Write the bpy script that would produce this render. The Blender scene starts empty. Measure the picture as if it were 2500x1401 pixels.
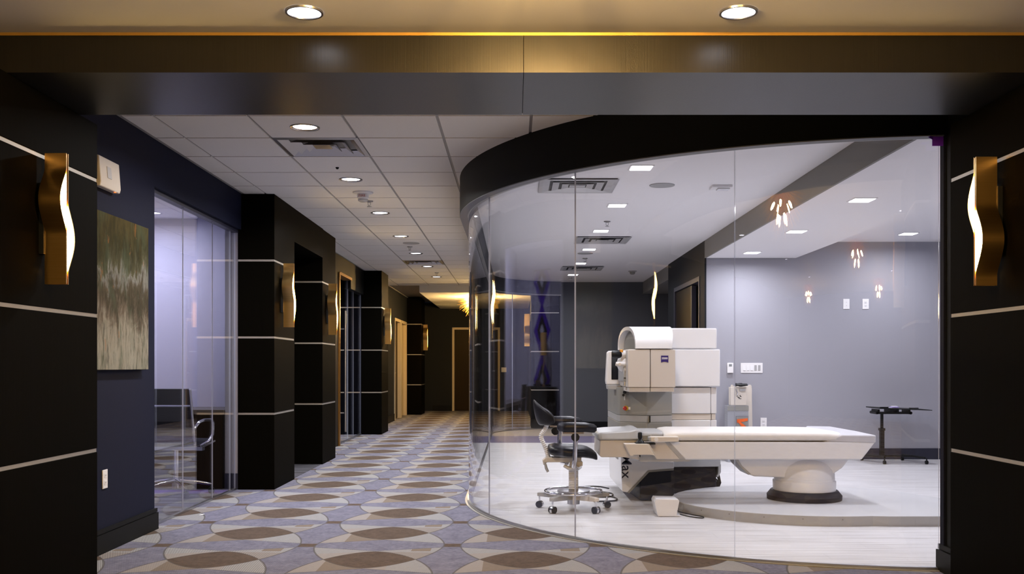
import bpy, math, random
from mathutils import Vector, Matrix
random.seed(7)
R = math.radians
scene = bpy.context.scene
COL = scene.collection

# ------------------------------------------------------------------ camera, world, exposure
CAMZ, F, VX, VY = 1.15, 2380.0, 1257.0, 893.0
cam_d = bpy.data.cameras.new('camera'); cam = bpy.data.objects.new('camera', cam_d); COL.objects.link(cam)
cam.location = (0, 0, CAMZ); cam.rotation_euler = (R(90), 0, 0)
cam_d.sensor_width = 36.0; cam_d.lens = 36.0 * F / 2500.0
cam_d.shift_x = -(VX - 1250.0) / 2500.0; cam_d.shift_y = (VY - 700.5) / 2500.0
cam_d.clip_start = 0.05; cam_d.clip_end = 100
scene.camera = cam
w = bpy.data.worlds.new('world'); scene.world = w; w.use_nodes = True
w.node_tree.nodes['Background'].inputs[0].default_value = (0.5, 0.55, 0.8, 1)
w.node_tree.nodes['Background'].inputs[1].default_value = 0.004
scene.view_settings.view_transform = 'Standard'; scene.view_settings.look = 'None'
scene.view_settings.gamma = 1.0; scene.view_settings.use_curve_mapping = False
scene.view_settings.exposure = 0.0
cy = scene.cycles
cy.max_bounces = 10; cy.diffuse_bounces = 6; cy.glossy_bounces = 5; cy.transmission_bounces = 4
cy.transparent_max_bounces = 32; cy.sample_clamp_indirect = 4.0; cy.caustics_reflective = False; cy.caustics_refractive = False
cy.use_denoising = True
P_ROOM, P_CORR, P_OFFICE, P_OFFICE_B, P_LOBBY = 19.5, 38.0, 29.0, 3.0, 2.2
COOL = (0.95, 0.94, 1.0); NEUT = (1.0, 0.96, 0.93); WARM = (1.0, 0.64, 0.22)
E_SCONCE = 60.0; E_BULB = 1250.0

def at(px, py, Y):
    return Vector(((px - VX) * Y / F, Y, CAMZ - (py - VY) * Y / F))

# ------------------------------------------------------------------ node helper
class S:
    def __init__(s, nt, sock): s.nt, s.s = nt, sock
    def _m(s, op, o=None, o2=None):
        n = s.nt.nodes.new('ShaderNodeMath'); n.operation = op
        for i, v in enumerate((s, o, o2)):
            if v is None: continue
            if isinstance(v, S): s.nt.links.new(v.s, n.inputs[i])
            else: n.inputs[i].default_value = v
        return S(s.nt, n.outputs[0])
    def __add__(s, o): return s._m('ADD', o)
    def __sub__(s, o): return s._m('SUBTRACT', o)
    def __mul__(s, o): return s._m('MULTIPLY', o)
    def __truediv__(s, o): return s._m('DIVIDE', o)
    def lt(s, o): return s._m('LESS_THAN', o)
    def gt(s, o): return s._m('GREATER_THAN', o)
    def abs(s): return s._m('ABSOLUTE')
    def sqrt(s): return s._m('SQRT')
    def mod(s, o): return s._m('FLOORED_MODULO', o)
    def floor(s): return s._m('FLOOR')
    def max(s, o): return s._m('MAXIMUM', o)
    def min(s, o): return s._m('MINIMUM', o)
    def inv(s): return (s * -1.0) + 1.0
    def pow(s, o): return s._m('POWER', o)

class M:
    """one material with a small node-building vocabulary"""
    def __init__(s, name, color=(.8, .8, .8), rough=.5, metal=0.0, spec=.5):
        s.m = bpy.data.materials.new(name); s.m.use_nodes = True; s.nt = s.m.node_tree
        s.b = s.nt.nodes['Principled BSDF']; s.out = s.nt.nodes['Material Output']
        s.b.inputs['Base Color'].default_value = (*color, 1); s.b.inputs['Roughness'].default_value = rough
        s.b.inputs['Metallic'].default_value = metal; s.b.inputs['Specular IOR Level'].default_value = spec
        s.m.diffuse_color = (*color, 1)
    def n(s, t): return s.nt.nodes.new(t)
    def link(s, a, b): s.nt.links.new(a.s if isinstance(a, S) else a, b)
    def coord(s, scale=(1, 1, 1), rot=(0, 0, 0), world=False):
        if world:
            g = s.n('ShaderNodeNewGeometry'); o = g.outputs['Position']
        else:
            t = s.n('ShaderNodeTexCoord'); o = t.outputs['Object']
        mp = s.n('ShaderNodeMapping'); mp.inputs['Scale'].default_value = scale; mp.inputs['Rotation'].default_value = rot
        s.link(o, mp.inputs[0]); return mp.outputs[0]
    def noise(s, co, scale=5, detail=3, rough=.5, dist=0):
        t = s.n('ShaderNodeTexNoise'); t.inputs['Scale'].default_value = scale; t.inputs['Detail'].default_value = detail
        t.inputs['Roughness'].default_value = rough; t.inputs['Distortion'].default_value = dist
        s.link(co, t.inputs['Vector']); return S(s.nt, t.outputs[0])
    def sep(s, co):
        t = s.n('ShaderNodeSeparateXYZ'); s.link(co, t.inputs[0]); return [S(s.nt, t.outputs[i]) for i in range(3)]
    def ramp(s, f, stops):
        t = s.n('ShaderNodeValToRGB'); e = t.color_ramp.elements
        while len(e) < len(stops): e.new(.5)
        for i, (p, c) in enumerate(stops): e[i].position = p; e[i].color = (*c, 1)
        s.link(f, t.inputs[0]); return S(s.nt, t.outputs[0])
    def mix(s, f, a, b):
        t = s.n('ShaderNodeMix'); t.data_type = 'RGBA'
        for k, v in ((0, f), (6, a), (7, b)):
            if isinstance(v, S): s.link(v, t.inputs[k])
            elif k == 0: t.inputs[0].default_value = v
            else: t.inputs[k].default_value = (*v, 1)
        return S(s.nt, t.outputs[2])
    def color(s, c): s.link(c, s.b.inputs['Base Color'])
    def bump(s, h, strength=.2, dist=.002):
        t = s.n('ShaderNodeBump'); t.inputs['Strength'].default_value = strength; t.inputs['Distance'].default_value = dist
        s.link(h, t.inputs['Height']); s.link(t.outputs[0], s.b.inputs['Normal'])

def emit(name, color, strength):
    m = M(name, color); m.b.inputs['Emission Color'].default_value = (*color, 1)
    m.b.inputs['Emission Strength'].default_value = strength; return m.m

def speckled(name, color, rough=.5, amt=.06, scale=60, bump=.05, spec=.5, metal=0):
    m = M(name, color, rough, metal, spec); n = m.noise(m.coord(), scale, 2)
    lo = tuple(c * (1 - amt) for c in color); hi = tuple(min(1, c * (1 + amt)) for c in color)
    m.color(m.mix(n, lo, hi))
    if bump: m.bump(n, bump, .001)
    return m.m

# ------------------------------------------------------------------ materials
def wood(name, dark, light, rough=.38, spec=.06):
    m = M(name, dark, rough, 0, .5)
    co = m.coord((160, 160, 1.6)); n = m.noise(co, 1.0, 4, .6)
    m.b.inputs['Specular IOR Level'].default_value = spec
    m.color(m.mix(n, dark, light)); m.bump(n, .35, .001); return m.m
MAT = {}
MAT['wood'] = wood('espresso_wood', (.0012, .0011, .0007), (.0036, .0030, .0020), .6, .015)
MAT['beam_wood'] = wood('beam_veneer', (.0028, .0024, .0018), (.013, .011, .008), .33, .5)
MAT['desk_wood'] = wood('desk_wood', (.010, .007, .005), (.03, .02, .014), .3)
MAT['door_wood'] = wood('door_wood', (.012, .008, .004), (.035, .022, .010), .4)
m = M('aluminium_strip', (.42, .40, .375), .4, .6); MAT['alu'] = m.m
MAT['navy'] = speckled('navy_paint', (.011, .013, .030), .6, .1, 90, .05, .06)
MAT['navy_dark'] = speckled('dark_slate_paint', (.014, .016, .020), .6, .1, 90, .05, .08)
MAT['black_paint'] = speckled('black_paint', (.006, .0065, .0065), .55, .15, 80, .03, .12)
MAT['base_black'] = speckled('black_baseboard', (.006, .0065, .007), .5, .1, 50, 0, .1)
MAT['base_navy'] = speckled('navy_baseboard', (.018, .019, .038), .45, .1, 50, 0)
MAT['lavender'] = speckled('lavender_grey_paint', (.34, .34, .39), .6, .03, 120, .03, .3)
MAT['office_wall'] = speckled('pale_lavender_paint', (.50, .49, .60), .6, .03, 120, .03, .3)
MAT['slate'] = speckled('lit_fascia_slate', (.13, .135, .165), .45, .05, 40, 0)  # for the fascia underside, with the room light put into the colour
MAT['grey_wall'] = speckled('grey_paint', (.085, .09, .105), .6, .05, 120, .03, .3)
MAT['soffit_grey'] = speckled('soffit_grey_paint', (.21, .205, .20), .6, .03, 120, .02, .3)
MAT['white_ceil'] = speckled('white_ceiling_paint', (.88, .87, .90), .7, .02, 150, .02, .2)
MAT['lobby_ceil'] = speckled('cream_ceiling_paint', (.80, .77, .72), .7, .02, 150, .03, .2)
# acoustic tile
m = M('acoustic_tile', (.62, .60, .58), .85, 0, .2)
n = m.noise(m.coord(world=True), 260, 2, .7); n2 = m.noise(m.coord(world=True), 3, 2)
m.color(m.mix(n, (.76, .74, .72), (.92, .90, .88))); m.bump(n, .25, .001); MAT['tile'] = m.m
MAT['tgrid'] = speckled('painted_grid_metal', (.30, .29, .29), .5, .03, 30, 0)
m = M('brass', (.80, .46, .13), .28, 1.0)
n = m.noise(m.coord((1, 1, 90)), 3, 2); m.color(m.mix(n, (.70, .44, .15), (.90, .60, .24))); MAT['brass'] = m.m
m = M('aged_brass', (.5, .27, .07), .33, 1.0)
n = m.noise(m.coord((2, 2, 1)), 14, 3); m.color(m.mix(n, (.42, .22, .055), (.58, .33, .10))); MAT['brass_dark'] = m.m
MAT['brass_trim'] = M('brass_trim', (.85, .50, .12), .35, .9).m
MAT['chrome'] = M('chrome', (.82, .82, .86), .08, 1.0).m
MAT['steel'] = M('brushed_steel', (.50, .50, .52), .28, 1.0).m
MAT['leather'] = speckled('black_leather', (.008, .008, .012), .36, .3, 140, .25, .3)
MAT['black'] = speckled('black_plastic', (.008, .009, .011), .42, .2, 80, .03, .25)
MAT['base_dark'] = speckled('dark_charcoal_plastic', (.012, .016, .030), .5, .1, 40, 0, .2)
MAT['screen'] = M('dark_screen', (.006, .006, .008), .08).m
MAT['white'] = speckled('white_enamel', (.79, .79, .82), .28, .015, 20, 0)
MAT['white_flat'] = speckled('white_plastic', (.82, .81, .83), .4, .015, 20, 0)
MAT['beige'] = speckled('beige_enamel', (.62, .57, .53), .45, .02, 60, 0)
MAT['grey_lt'] = speckled('light_grey_plastic', (.40, .40, .41), .42, .02, 40, 0)
MAT['grey_md'] = speckled('mid_grey_plastic', (.27, .265, .25), .45, .03, 40, 0)
MAT['cream'] = speckled('cream_plastic', (.68, .62, .56), .5, .03, 40, 0)
MAT['cream_paint'] = speckled('cream_trim_paint', (.55, .45, .30), .5, .04, 30, 0)
MAT['vinyl_white'] = speckled('white_vinyl_upholstery', (.78, .75, .73), .38, .02, 40, .05)
MAT['pad_grey'] = speckled('pale_grey_pad', (.56, .56, .61), .4, .02, 40, 0)
MAT['red'] = M('red_plastic', (.42, .02, .015), .35).m
MAT['yellow'] = M('yellow_plastic', (.65, .42, .02), .4).m
MAT['orange'] = speckled('orange_packing', (.75, .12, .015), .5, .3, 40, .2)
MAT['navy_ink'] = M('navy_ink', (.012, .012, .035), .5).m
MAT['logo_blue'] = M('logo_blue', (.022, .010, .16), .4).m
MAT['red_ink'] = M('red_ink', (.35, .04, .03), .5).m
MAT['purple_tape'] = M('purple_tape', (.11, .012, .55), .55).m
MAT['paper'] = M('white_paper', (.7, .7, .72), .7).m
MAT['lcd'] = M('lcd_grey', (.25, .27, .28), .2).m
MAT['clear_red'] = emit('red_led', (1, .12, .02), 4.0)
MAT['lens_white'] = emit('downlight_lens', (.93, .92, 1.0), 9.0)
MAT['lens_panel'] = emit('square_light_lens', (.93, .92, 1.0), 9.0)
MAT['sconce_glow'] = emit('sconce_diffuser', (1.0, .66, .22), E_SCONCE)
MAT['bulb'] = emit('chandelier_bulb', (1.0, .63, .23), E_BULB)
MAT['gold_shade'] = M('gold_shade', (.85, .50, .14), .32, .35).m
MAT['gold_rod'] = M('gold_rod', (.90, .55, .14), .38, .75).m
# frosted plastic strobe lens
MAT['strobe'] = M('strobe_lens', (.6, .6, .62), .15).m
# mesh guard
m = M('perforated_grey', (.36, .37, .40), .5)
x, y, z = m.sep(m.coord((1, 1, 1)))
holes = ((x * 80.0).mod(1.0) - .5).abs().lt(.25) * ((z * 80.0).mod(1.0) - .5).abs().lt(.25)
m.color(m.mix(holes, (.36, .37, .41), (.2, .2, .23))); MAT['mesh_grey'] = m.m

# clear architectural glass: see-through with Schlick reflection
def glass(name, tint, gain=1.0, f0=.042):
    m = M(name, tint); m.nt.nodes.remove(m.b)
    lw = m.n('ShaderNodeLayerWeight'); lw.inputs[0].default_value = .5
    f = S(m.nt, lw.outputs['Facing']).pow(5.0) * (1 - f0) + f0
    f = (f * gain).min(1.0)
    tr = m.n('ShaderNodeBsdfTransparent'); tr.inputs[0].default_value = (*tint, 1)
    gl = m.n('ShaderNodeBsdfGlossy'); gl.inputs['Roughness'].default_value = 0.0; gl.inputs[0].default_value = (.97, .97, 1, 1)
    mx = m.n('ShaderNodeMixShader'); m.link(f, mx.inputs[0]); m.link(tr.outputs[0], mx.inputs[1]); m.link(gl.outputs[0], mx.inputs[2])
    m.link(mx.outputs[0], m.out.inputs[0]); return m.m
MAT['glass'] = glass('clear_glass', (.972, .978, .985), 1.3)
m = M('glass_edge', (.44, .48, .62), .10); m.b.inputs['Specular IOR Level'].default_value = .9; MAT['glass_edge'] = m.m

# ---- carpet: lattice of overlapping ovals
m = M('oval_pattern_carpet', (.3, .28, .33), .95, 0, .1)
pos = m.coord(world=True); x, y, z = m.sep(pos)
PX, PY, AX, AY, PW = .93, .915, .412, .706, 1.65
u = (x + (.865 + PX / 2)).mod(PX) - PX / 2
v = (y + (-6.25 + PY / 2)).mod(PY) - PY / 2
av, au = v.abs(), u.abs()
eu = (au / AX).pow(PW)
e0 = eu + (av / AY).pow(PW)
e1 = eu + ((av - PY).abs() / AY).pow(PW)
inE, lens = e0.lt(1.0), e1.lt(1.0)
hb = (au * (-.125 / AX)) + .195
band = av.lt(hb)
up = v.gt(0.0); right = u.gt(0.0)
rr = m.noise(pos, 34, 4, .65); fine = m.noise(pos, 300, 2, .6)
rb = m.noise(pos, 9, 5, .7); rp = ((rr * .5 + rb * .5) - .32) * 2.6
purp = m.mix(rp.max(0.0).min(1.0), (.125, .125, .19), (.31, .305, .39))
white = m.mix(rr, (.37, .375, .385), (.50, .50, .51))
pink = m.mix(rr, (.335, .305, .29), (.425, .39, .37))
tan = m.mix(rr, (.22, .175, .14), (.30, .245, .20))
brown = m.mix(rp.max(0.0).min(1.0), (.075, .050, .036), (.165, .118, .088))
# striped rib on the pale parts
rib = (((x * 1.0) + (y * .42)) * 98.0).mod(1.0).lt(.36)
shade = m.mix(rib * .62, (1, 1, 1), (.22, .19, .18))
def mulc(c, k):
    t = m.n('ShaderNodeMix'); t.data_type = 'RGBA'; t.blend_type = 'MULTIPLY'; t.inputs[0].default_value = 1
    m.link(c, t.inputs[6]); m.link(k, t.inputs[7]); return S(m.nt, t.outputs[2])
white_r, pink_r = mulc(white, shade), mulc(pink, shade)
# quarters between lens and band
near_l = m.mix((av - au * .25).gt(.20), white_r, pink)               # left, towards viewer
nr = m.mix((av - au * .1).gt(.21), white_r, pink_r)
near_r = m.mix(au.gt(.22) * av.lt(.20) * au.lt(.34), nr, tan)
far_l = m.mix(au.lt(.25), pink, tan)
far_r = m.mix(au.lt(.13), white_r, pink)
q = m.mix(up, m.mix(right, near_l, near_r), m.mix(right, far_l, far_r))
c = m.mix(inE, purp, m.mix(lens, m.mix(band, q, purp), brown))
conn = inE.inv() * av.lt(.055) * au.gt(AX)
c = m.mix(conn, c, brown)
# thin dark outlines
line = ((e0 - 1.0).abs().lt(.022)).max(((e1 - 1.0).abs().lt(.014)) * inE).max(((av - hb).abs().lt(.0035)) * inE)
c = m.mix(line * .75, c, (.10, .095, .09))
c = m.mix(rib * .22, c, (.07, .065, .065))
c = m.mix((fine - .5) * .5 + .12, c, (.08, .075, .08))
c = mulc(c, m.mix(0.0, (.84, .85, .87), (1, 1, 1)))
m.color(c); m.bump(fine, .5, .003); MAT['carpet'] = m.m

# ---- office carpet planks with violet stripes
m = M('striped_office_carpet', (.1, .1, .12), .95, 0, .1)
pos = m.coord((.35, 9, 1), world=True); n = m.noise(pos, 1.6, 3, .6)
x, y, z = m.sep(m.coord(world=True)); n2 = m.noise(m.coord((2, 30, 1), world=True), 2, 3)
base = m.ramp(n, [(0, (.02, .02, .025)), (.45, (.055, .055, .065)), (.62, (.12, .12, .15)), (.8, (.22, .21, .27))])
st = (y.gt(8.72) * y.lt(8.99))
vio = m.mix(n2, (.06, .025, .16), (.16, .09, .33))
m.color(m.mix(st, base, vio)); MAT['office_carpet'] = m.m

# ---- pale vinyl plank with streaks along x, violet inlay strip at the far end
m = M('pale_vinyl_plank', (.55, .54, .56), .42, 0, .35)
n = m.noise(m.coord((.9, 16, 1), world=True), 1.6, 5, .62); n2 = m.noise(m.coord((.35, 3, 1), world=True), 1.3, 2)
x, y, z = m.sep(m.coord(world=True))
row = (y / .18).floor(); jl = ((y / .18).mod(1.0)).lt(.02)
jx = ((x + row * .437) / 1.22).mod(1.0).lt(.003)
b1 = m.ramp(n, [(.25, (.40, .385, .39)), (.48, (.60, .59, .605)), (.7, (.71, .705, .73))])
b1 = m.mix(jl.max(jx) * .25, b1, (.25, .24, .25))
pv = m.mix(n, (.10, .085, .16), (.20, .18, .27)); tn = m.mix(n, (.26, .22, .19), (.40, .35, .31))
b1 = m.mix(y.gt(14.5) * y.lt(15.9), b1, pv); b1 = m.mix(y.gt(15.9), b1, tn)
m.color(b1); MAT['vinyl'] = m.m
MAT['platform_top'] = speckled('platform_laminate', (.50, .50, .52), .5, .02, 30, 0)
MAT['platform_edge'] = speckled('platform_metal_edge', (.40, .39, .38), .4, .03, 30, 0, .5, .2)

# ---- abstract canvas (loose earth-tone washes)
m = M('abstract_canvas', (.3, .28, .2), .8, 0, .06)
co = m.coord((2, 2, .9)); n = m.noise(co, 3.2, 8, .68, 1.0)
n2 = m.noise(m.coord((9, 9, 1.3)), 2.0, 6, .7); x, y, z = m.sep(m.coord())
g = (z + .48) / .96 + (n - .5) * .75 + (n2 - .5) * .45
c1 = m.ramp(g, [(.0, (.27, .255, .205)), (.25, (.25, .225, .175)), (.36, (.115, .09, .065)), (.47, (.055, .045, .028)), (.55, (.075, .06, .038)), (.64, (.19, .185, .165)), (.70, (.075, .07, .038)), (.84, (.035, .031, .012)), (1.0, (.065, .052, .02))])
n4 = m.noise(m.coord((24, 24, 5)), 1.6, 4, .7); c1 = m.mix(((n4 - .47) * 3.2).max(0.0).min(.75), c1, (.02, .019, .012))
n5 = m.noise(m.coord((4, 4, 1.5)), 2.1, 3, .6, .4); c1 = m.mix(((n5 - .52) * 3.0).max(0.0).min(.5), c1, (.055, .075, .045))
n3 = m.noise(m.coord((6, 6, 2)), 2.4, 5, .6); rust = n3.gt(.66)
c1 = m.mix(rust * .45, c1, (.25, .10, .03))
m.color(c1); m.bump(n2, .4, .003); MAT['canvas'] = m.m
# ---- violet banner artwork (flat print of crossing bands)
m = M('violet_artwork', (.1, .03, .3), .6, 0, .1)
x, y, z = m.sep(m.coord()); t = (z / .78).abs()
wv = ((z * 4.03).abs() * 1.0)
diag = ((y * 2.0).abs() - ((z * 1.6).mod(1.0) - .5).abs() * 1.7)
c1 = m.mix(diag.gt(.12), (.085, .018, .42), (.62, .60, .72))
c1 = m.mix(diag.lt(-.28), c1, (.02, .008, .012))
c1 = m.mix(diag.lt(-.62), c1, (.66, .64, .76))
m.color(c1); MAT['violet_art'] = m.m

# ------------------------------------------------------------------ mesh builder
class B:
    def __init__(s): s.v, s.f = [], []
    def add(s, vs, fs):
        o = len(s.v); s.v += [tuple(p) for p in vs]; s.f += [tuple(i + o for i in f) for f in fs]; return s
    def box(s, x0, x1, y0, y1, z0, z1):
        if x0 > x1: x0, x1 = x1, x0
        if y0 > y1: y0, y1 = y1, y0
        if z0 > z1: z0, z1 = z1, z0
        return s.add([(x0, y0, z0), (x1, y0, z0), (x1, y1, z0), (x0, y1, z0), (x0, y0, z1), (x1, y0, z1), (x1, y1, z1), (x0, y1, z1)],
                     [(0, 3, 2, 1), (4, 5, 6, 7), (0, 1, 5, 4), (1, 2, 6, 5), (2, 3, 7, 6), (3, 0, 4, 7)])
    def prism(s, poly, axis, a0, a1):
        """poly in the plane normal to axis: x->(y,z) y->(x,z) z->(x,y)"""
        def P(p, a): return {'x': (a, p[0], p[1]), 'y': (p[0], a, p[1]), 'z': (p[0], p[1], a)}[axis]
        n = len(poly)
        ar = sum(poly[i][0] * poly[(i + 1) % n][1] - poly[(i + 1) % n][0] * poly[i][1] for i in range(n))
        if (ar < 0) != (axis == 'y'): poly = poly[::-1]
        vs = [P(p, min(a0, a1)) for p in poly] + [P(p, max(a0, a1)) for p in poly]
        fs = [tuple(range(n))[::-1], tuple(range(n, 2 * n))] + [(i, (i + 1) % n, n + (i + 1) % n, n + i) for i in range(n)]
        return s.add(vs, fs)
    def loft(s, rings, closed=True, cap0=True, cap1=True):
        n = len(rings[0]); vs = [p for r in rings for p in r]; fs = []
        for k in range(len(rings) - 1):
            for i in range(n if closed else n - 1):
                j = (i + 1) % n
                fs.append((k * n + i, k * n + j, (k + 1) * n + j, (k + 1) * n + i))
        if cap0: fs.append(tuple(range(n))[::-1])
        if cap1: fs.append(tuple(range((len(rings) - 1) * n, len(rings) * n)))
        return s.add(vs, fs)
    def lathe(s, prof, c=(0, 0), n=32, cap0=True, cap1=True):
        return s.loft([[(c[0] + r * math.cos(2 * math.pi * i / n), c[1] + r * math.sin(2 * math.pi * i / n), z) for i in range(n)] for r, z in prof], True, cap0, cap1)
    def tube(s, pts, r, n=8, closed=False):
        pts = [Vector(p) for p in pts]; N = len(pts); rings = []
        up = Vector((0, 0, 1)); prev = None
        for i in range(N):
            if closed: t = pts[(i + 1) % N] - pts[i - 1]
            else: t = pts[min(i + 1, N - 1)] - pts[max(i - 1, 0)]
            t.normalize()
            a = prev if prev is not None else (up if abs(t.dot(up)) < .9 else Vector((1, 0, 0)))
            a = (a - t * a.dot(t)); a.normalize(); b = t.cross(a); prev = a
            rad = r[i] if isinstance(r, (list, tuple)) else r
            rings.append([tuple(pts[i] + a * (rad * math.cos(2 * math.pi * k / n)) + b * (rad * math.sin(2 * math.pi * k / n))) for k in range(n)])
        if closed: rings.append(rings[0]); return s.loft(rings, True, False, False)
        return s.loft(rings)
    def cyl(s, p0, p1, r0, r1=None, n=20):
        return s.tube([p0, p1], [r0, r0 if r1 is None else r1], n)
    def ball(s, c, rx, ry, rz, e=2.0, nu=20, nv=12):
        """superellipsoid"""
        def sg(t, p): return math.copysign(abs(t) ** p, t)
        p = 2.0 / e; rings = []
        for k in range(nv + 1):
            th = -math.pi / 2 + math.pi * k / nv
            cz, sz = max(sg(math.cos(th), p), 1e-4), sg(math.sin(th), p)
            rings.append([(c[0] + rx * cz * sg(math.cos(2 * math.pi * i / nu), p), c[1] + ry * cz * sg(math.sin(2 * math.pi * i / nu), p), c[2] + rz * sz) for i in range(nu)])
        return s.loft(rings)
    def xform(s, mat):
        s.v = [tuple(mat @ Vector(p)) for p in s.v]; return s

def wloc(o):
    t = Vector((0, 0, 0))
    while o: t += o.location; o = o.parent
    return t

def obj(name, b, mat, parent=None, loc=None, smooth=None, bevel=0, seg=2, label=None, cat=None, group=None, kind=None):
    me = bpy.data.meshes.new(name)
    off = wloc(parent) if parent else Vector(loc or (0, 0, 0))
    me.from_pydata([(p[0] - off.x, p[1] - off.y, p[2] - off.z) for p in b.v], [], b.f)
    for mm in (mat if isinstance(mat, list) else [mat]): me.materials.append(mm)
    if smooth:
        for p in me.polygons: p.use_smooth = True
        me.set_sharp_from_angle(angle=R(smooth))
    me.update()
    o = bpy.data.objects.new(name, me); COL.objects.link(o)
    if parent: o.parent = parent
    else: o.location = off
    if bevel:
        md = o.modifiers.new('bevel', 'BEVEL'); md.width = bevel; md.segments = seg; md.limit_method = 'ANGLE'; md.angle_limit = R(35)
        md.harden_normals = False
        for p in me.polygons: p.use_smooth = True
        me.set_sharp_from_angle(angle=R(50))
    if label: tag(o, label, cat, group)
    if kind: o['kind'] = kind
    return o

def tag(o, label, cat=None, group=None):
    o['label'] = label
    if cat: o['category'] = cat
    if group: o['group'] = group
    return o

def thing(name, label, cat, loc=(0, 0, 0), group=None, kind=None):
    o = bpy.data.objects.new(name, None); COL.objects.link(o); o.location = loc; o.empty_display_size = .1
    tag(o, label, cat, group)
    if kind: o['kind'] = kind
    return o

KIDS = {}
def kids(o): return [c for c in bpy.data.objects if c.parent == o]
def dup(root, loc, label, rotz=None):
    def cp(o, par):
        c = o.copy(); COL.objects.link(c)
        if par: c.parent = par
        for k in kids(o): cp(k, c)
        return c
    r = cp(root, None); r.location = loc
    if rotz is not None: r.rotation_euler = (0, 0, rotz)
    r['label'] = label; return r

def struct(name, b, mat, parent=None, label=None, cat='wall', **k):
    o = obj(name, b, mat, parent, **k)
    if parent is None:
        o['kind'] = 'structure'
        if label: tag(o, label, cat)
    return o

def text_mesh(name, txt, size, mat, parent, M4, extrude=.0008, sx=1.0, bold=0.0):
    cu = bpy.data.curves.new(name, 'FONT'); cu.body = txt; cu.size = size; cu.align_x = 'CENTER'; cu.align_y = 'CENTER'
    cu.extrude = extrude; cu.offset = bold; cu.resolution_u = 3
    to = bpy.data.objects.new(name, cu); COL.objects.link(to)
    dg = bpy.context.evaluated_depsgraph_get(); me = bpy.data.meshes.new_from_object(to.evaluated_get(dg))
    bpy.data.objects.remove(to); bpy.data.curves.remove(cu)
    off = wloc(parent)
    me.transform(Matrix.Translation(-off) @ M4 @ Matrix.Diagonal((sx, 1, 1, 1)))
    me.materials.clear(); me.materials.append(mat); me.name = name
    o = bpy.data.objects.new(name, me); COL.objects.link(o); o.parent = parent; return o
FRONT = Matrix.Rotation(R(90), 4, 'X')     # text in xz plane facing -y

def lamp(name, kind, loc, power, color, parent=None, size=.1, spread=180, shape='DISK', rot=(0, 0, 0)):
    d = bpy.data.lights.new(name, kind); d.energy = power; d.color = color
    if kind == 'AREA': d.shape = shape; d.size = size; d.spread = R(spread)
    else: d.shadow_soft_size = size
    o = bpy.data.objects.new(name, d); COL.objects.link(o); o.rotation_euler = rot
    if parent: o.parent = parent; o.location = Vector(loc) - wloc(parent)
    else: o.location = loc
    return o

# ------------------------------------------------------------------ layout constants
XL, XW, XR = -2.235, -2.54, 2.305          # column face, left wall, right column face
ZC, ZB = 2.753, 2.427                       # corridor ceiling, beam underside
ZL = 2.60                                   # lobby ceiling
ZR, ZS = 2.685, 2.47                        # treatment room ceiling, lowered soffit
ZJ = (.705, 1.415, 2.13)                    # aluminium strips on the wood panels
CX, CY, RG, RF = 2.63, 8.50, 3.025, 3.105   # curved glass centre, glass radius, fascia radius
FX, FY = 1.10, 16.35                        # far glass corner centre
YE = 24.9

def curve(r_off, n1=26, n2=12, far_end=.83, a_start=4.6):
    """plan outline of the glass line shifted outward by r_off, from the right column round to the far wall"""
    pts = []
    for i in range(n1 + 1):
        a = R(a_start + (90 - a_start) * i / n1)
        pts.append((CX - (RG + r_off) * math.sin(a), CY - (RG + r_off) * math.cos(a)))
    xs = CX - RG
    pts.append((xs - r_off, 12.0))
    rr = FX - xs
    for i in range(n2 + 1):
        a = R(80 * i / n2)
        pts.append((FX - (rr + r_off) * math.cos(a), FY + (rr + r_off) * math.sin(a)))
    return pts

# ================================================================== STRUCTURE
struct('floor', B().box(-7, 7.2, -11, 25.6, -.06, 0), MAT['carpet'], label='corridor carpet of overlapping brown, cream and mauve ovals', cat='floor')
inner = curve(-.02)
room_poly = inner + [(2.2, 17.95), (6.3, 17.95), (6.3, 5.35), (2.42, 5.35)]
struct('floor_treatment_room', B().prism(room_poly, 'z', .0005, .006), MAT['vinyl'], label='pale streaked vinyl floor inside the curved glass room', cat='floor')
struct('floor_office', B().box(-5.3, -2.615, 6.95, 10.0, .0005, .006), MAT['office_carpet'], label='dark office carpet with violet stripes behind the left glass', cat='floor')
struct('floor_alcove', B().box(-2.76, -2.26, 9.9, 11.36, .0005, .004), MAT['office_carpet'], label='grey striped carpet in the gap between the first two columns', cat='floor')
struct('floor_far_office', B().box(-5.2, -2.56, 12.2, 16.3, .0005, .006), MAT['office_carpet'], label='dark carpet in the unlit office behind the glass door', cat='floor')

# ---- ceilings: lobby, room
struct('ceiling_lobby', B().box(-6, 6.2, 3.45, 4.62, ZL, ZL + .1).box(-6, 6.2, -11, 3.45, 2.76, 2.86).box(-6, 6.2, 3.45, 3.5, ZL, 2.8), MAT['lobby_ceil'], label='plain cream plaster ceiling in front of the dark beam', cat='ceiling')
cr = curve(-.035); room_c = cr + [(.83, 17.9), (2.395, 17.9), (2.395, 5.35)]
struct('ceiling_treatment_room', B().prism(room_c, 'z', ZR, ZR + .05), MAT['white_ceil'], label='smooth white ceiling of the glass room', cat='ceiling')
struct('ceiling_treatment_room_side', B().box(3.44, 6.3, 5.35, 12.0, ZR - .015, ZR + .05), MAT['white_ceil'], label='white ceiling strip right of the lowered soffit', cat='ceiling')
struct('ceiling_soffit', B().box(2.345, 3.44, 5.51, 11.94, ZS, ZR), MAT['white_ceil'], label='lowered white soffit with square lights over the bed', cat='ceiling')
struct('trim_1', B().box(2.325, 2.344, 5.51, 11.94, ZS, ZR - .001), MAT['soffit_grey'], label='grey side face of the lowered soffit', cat='trim')
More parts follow.
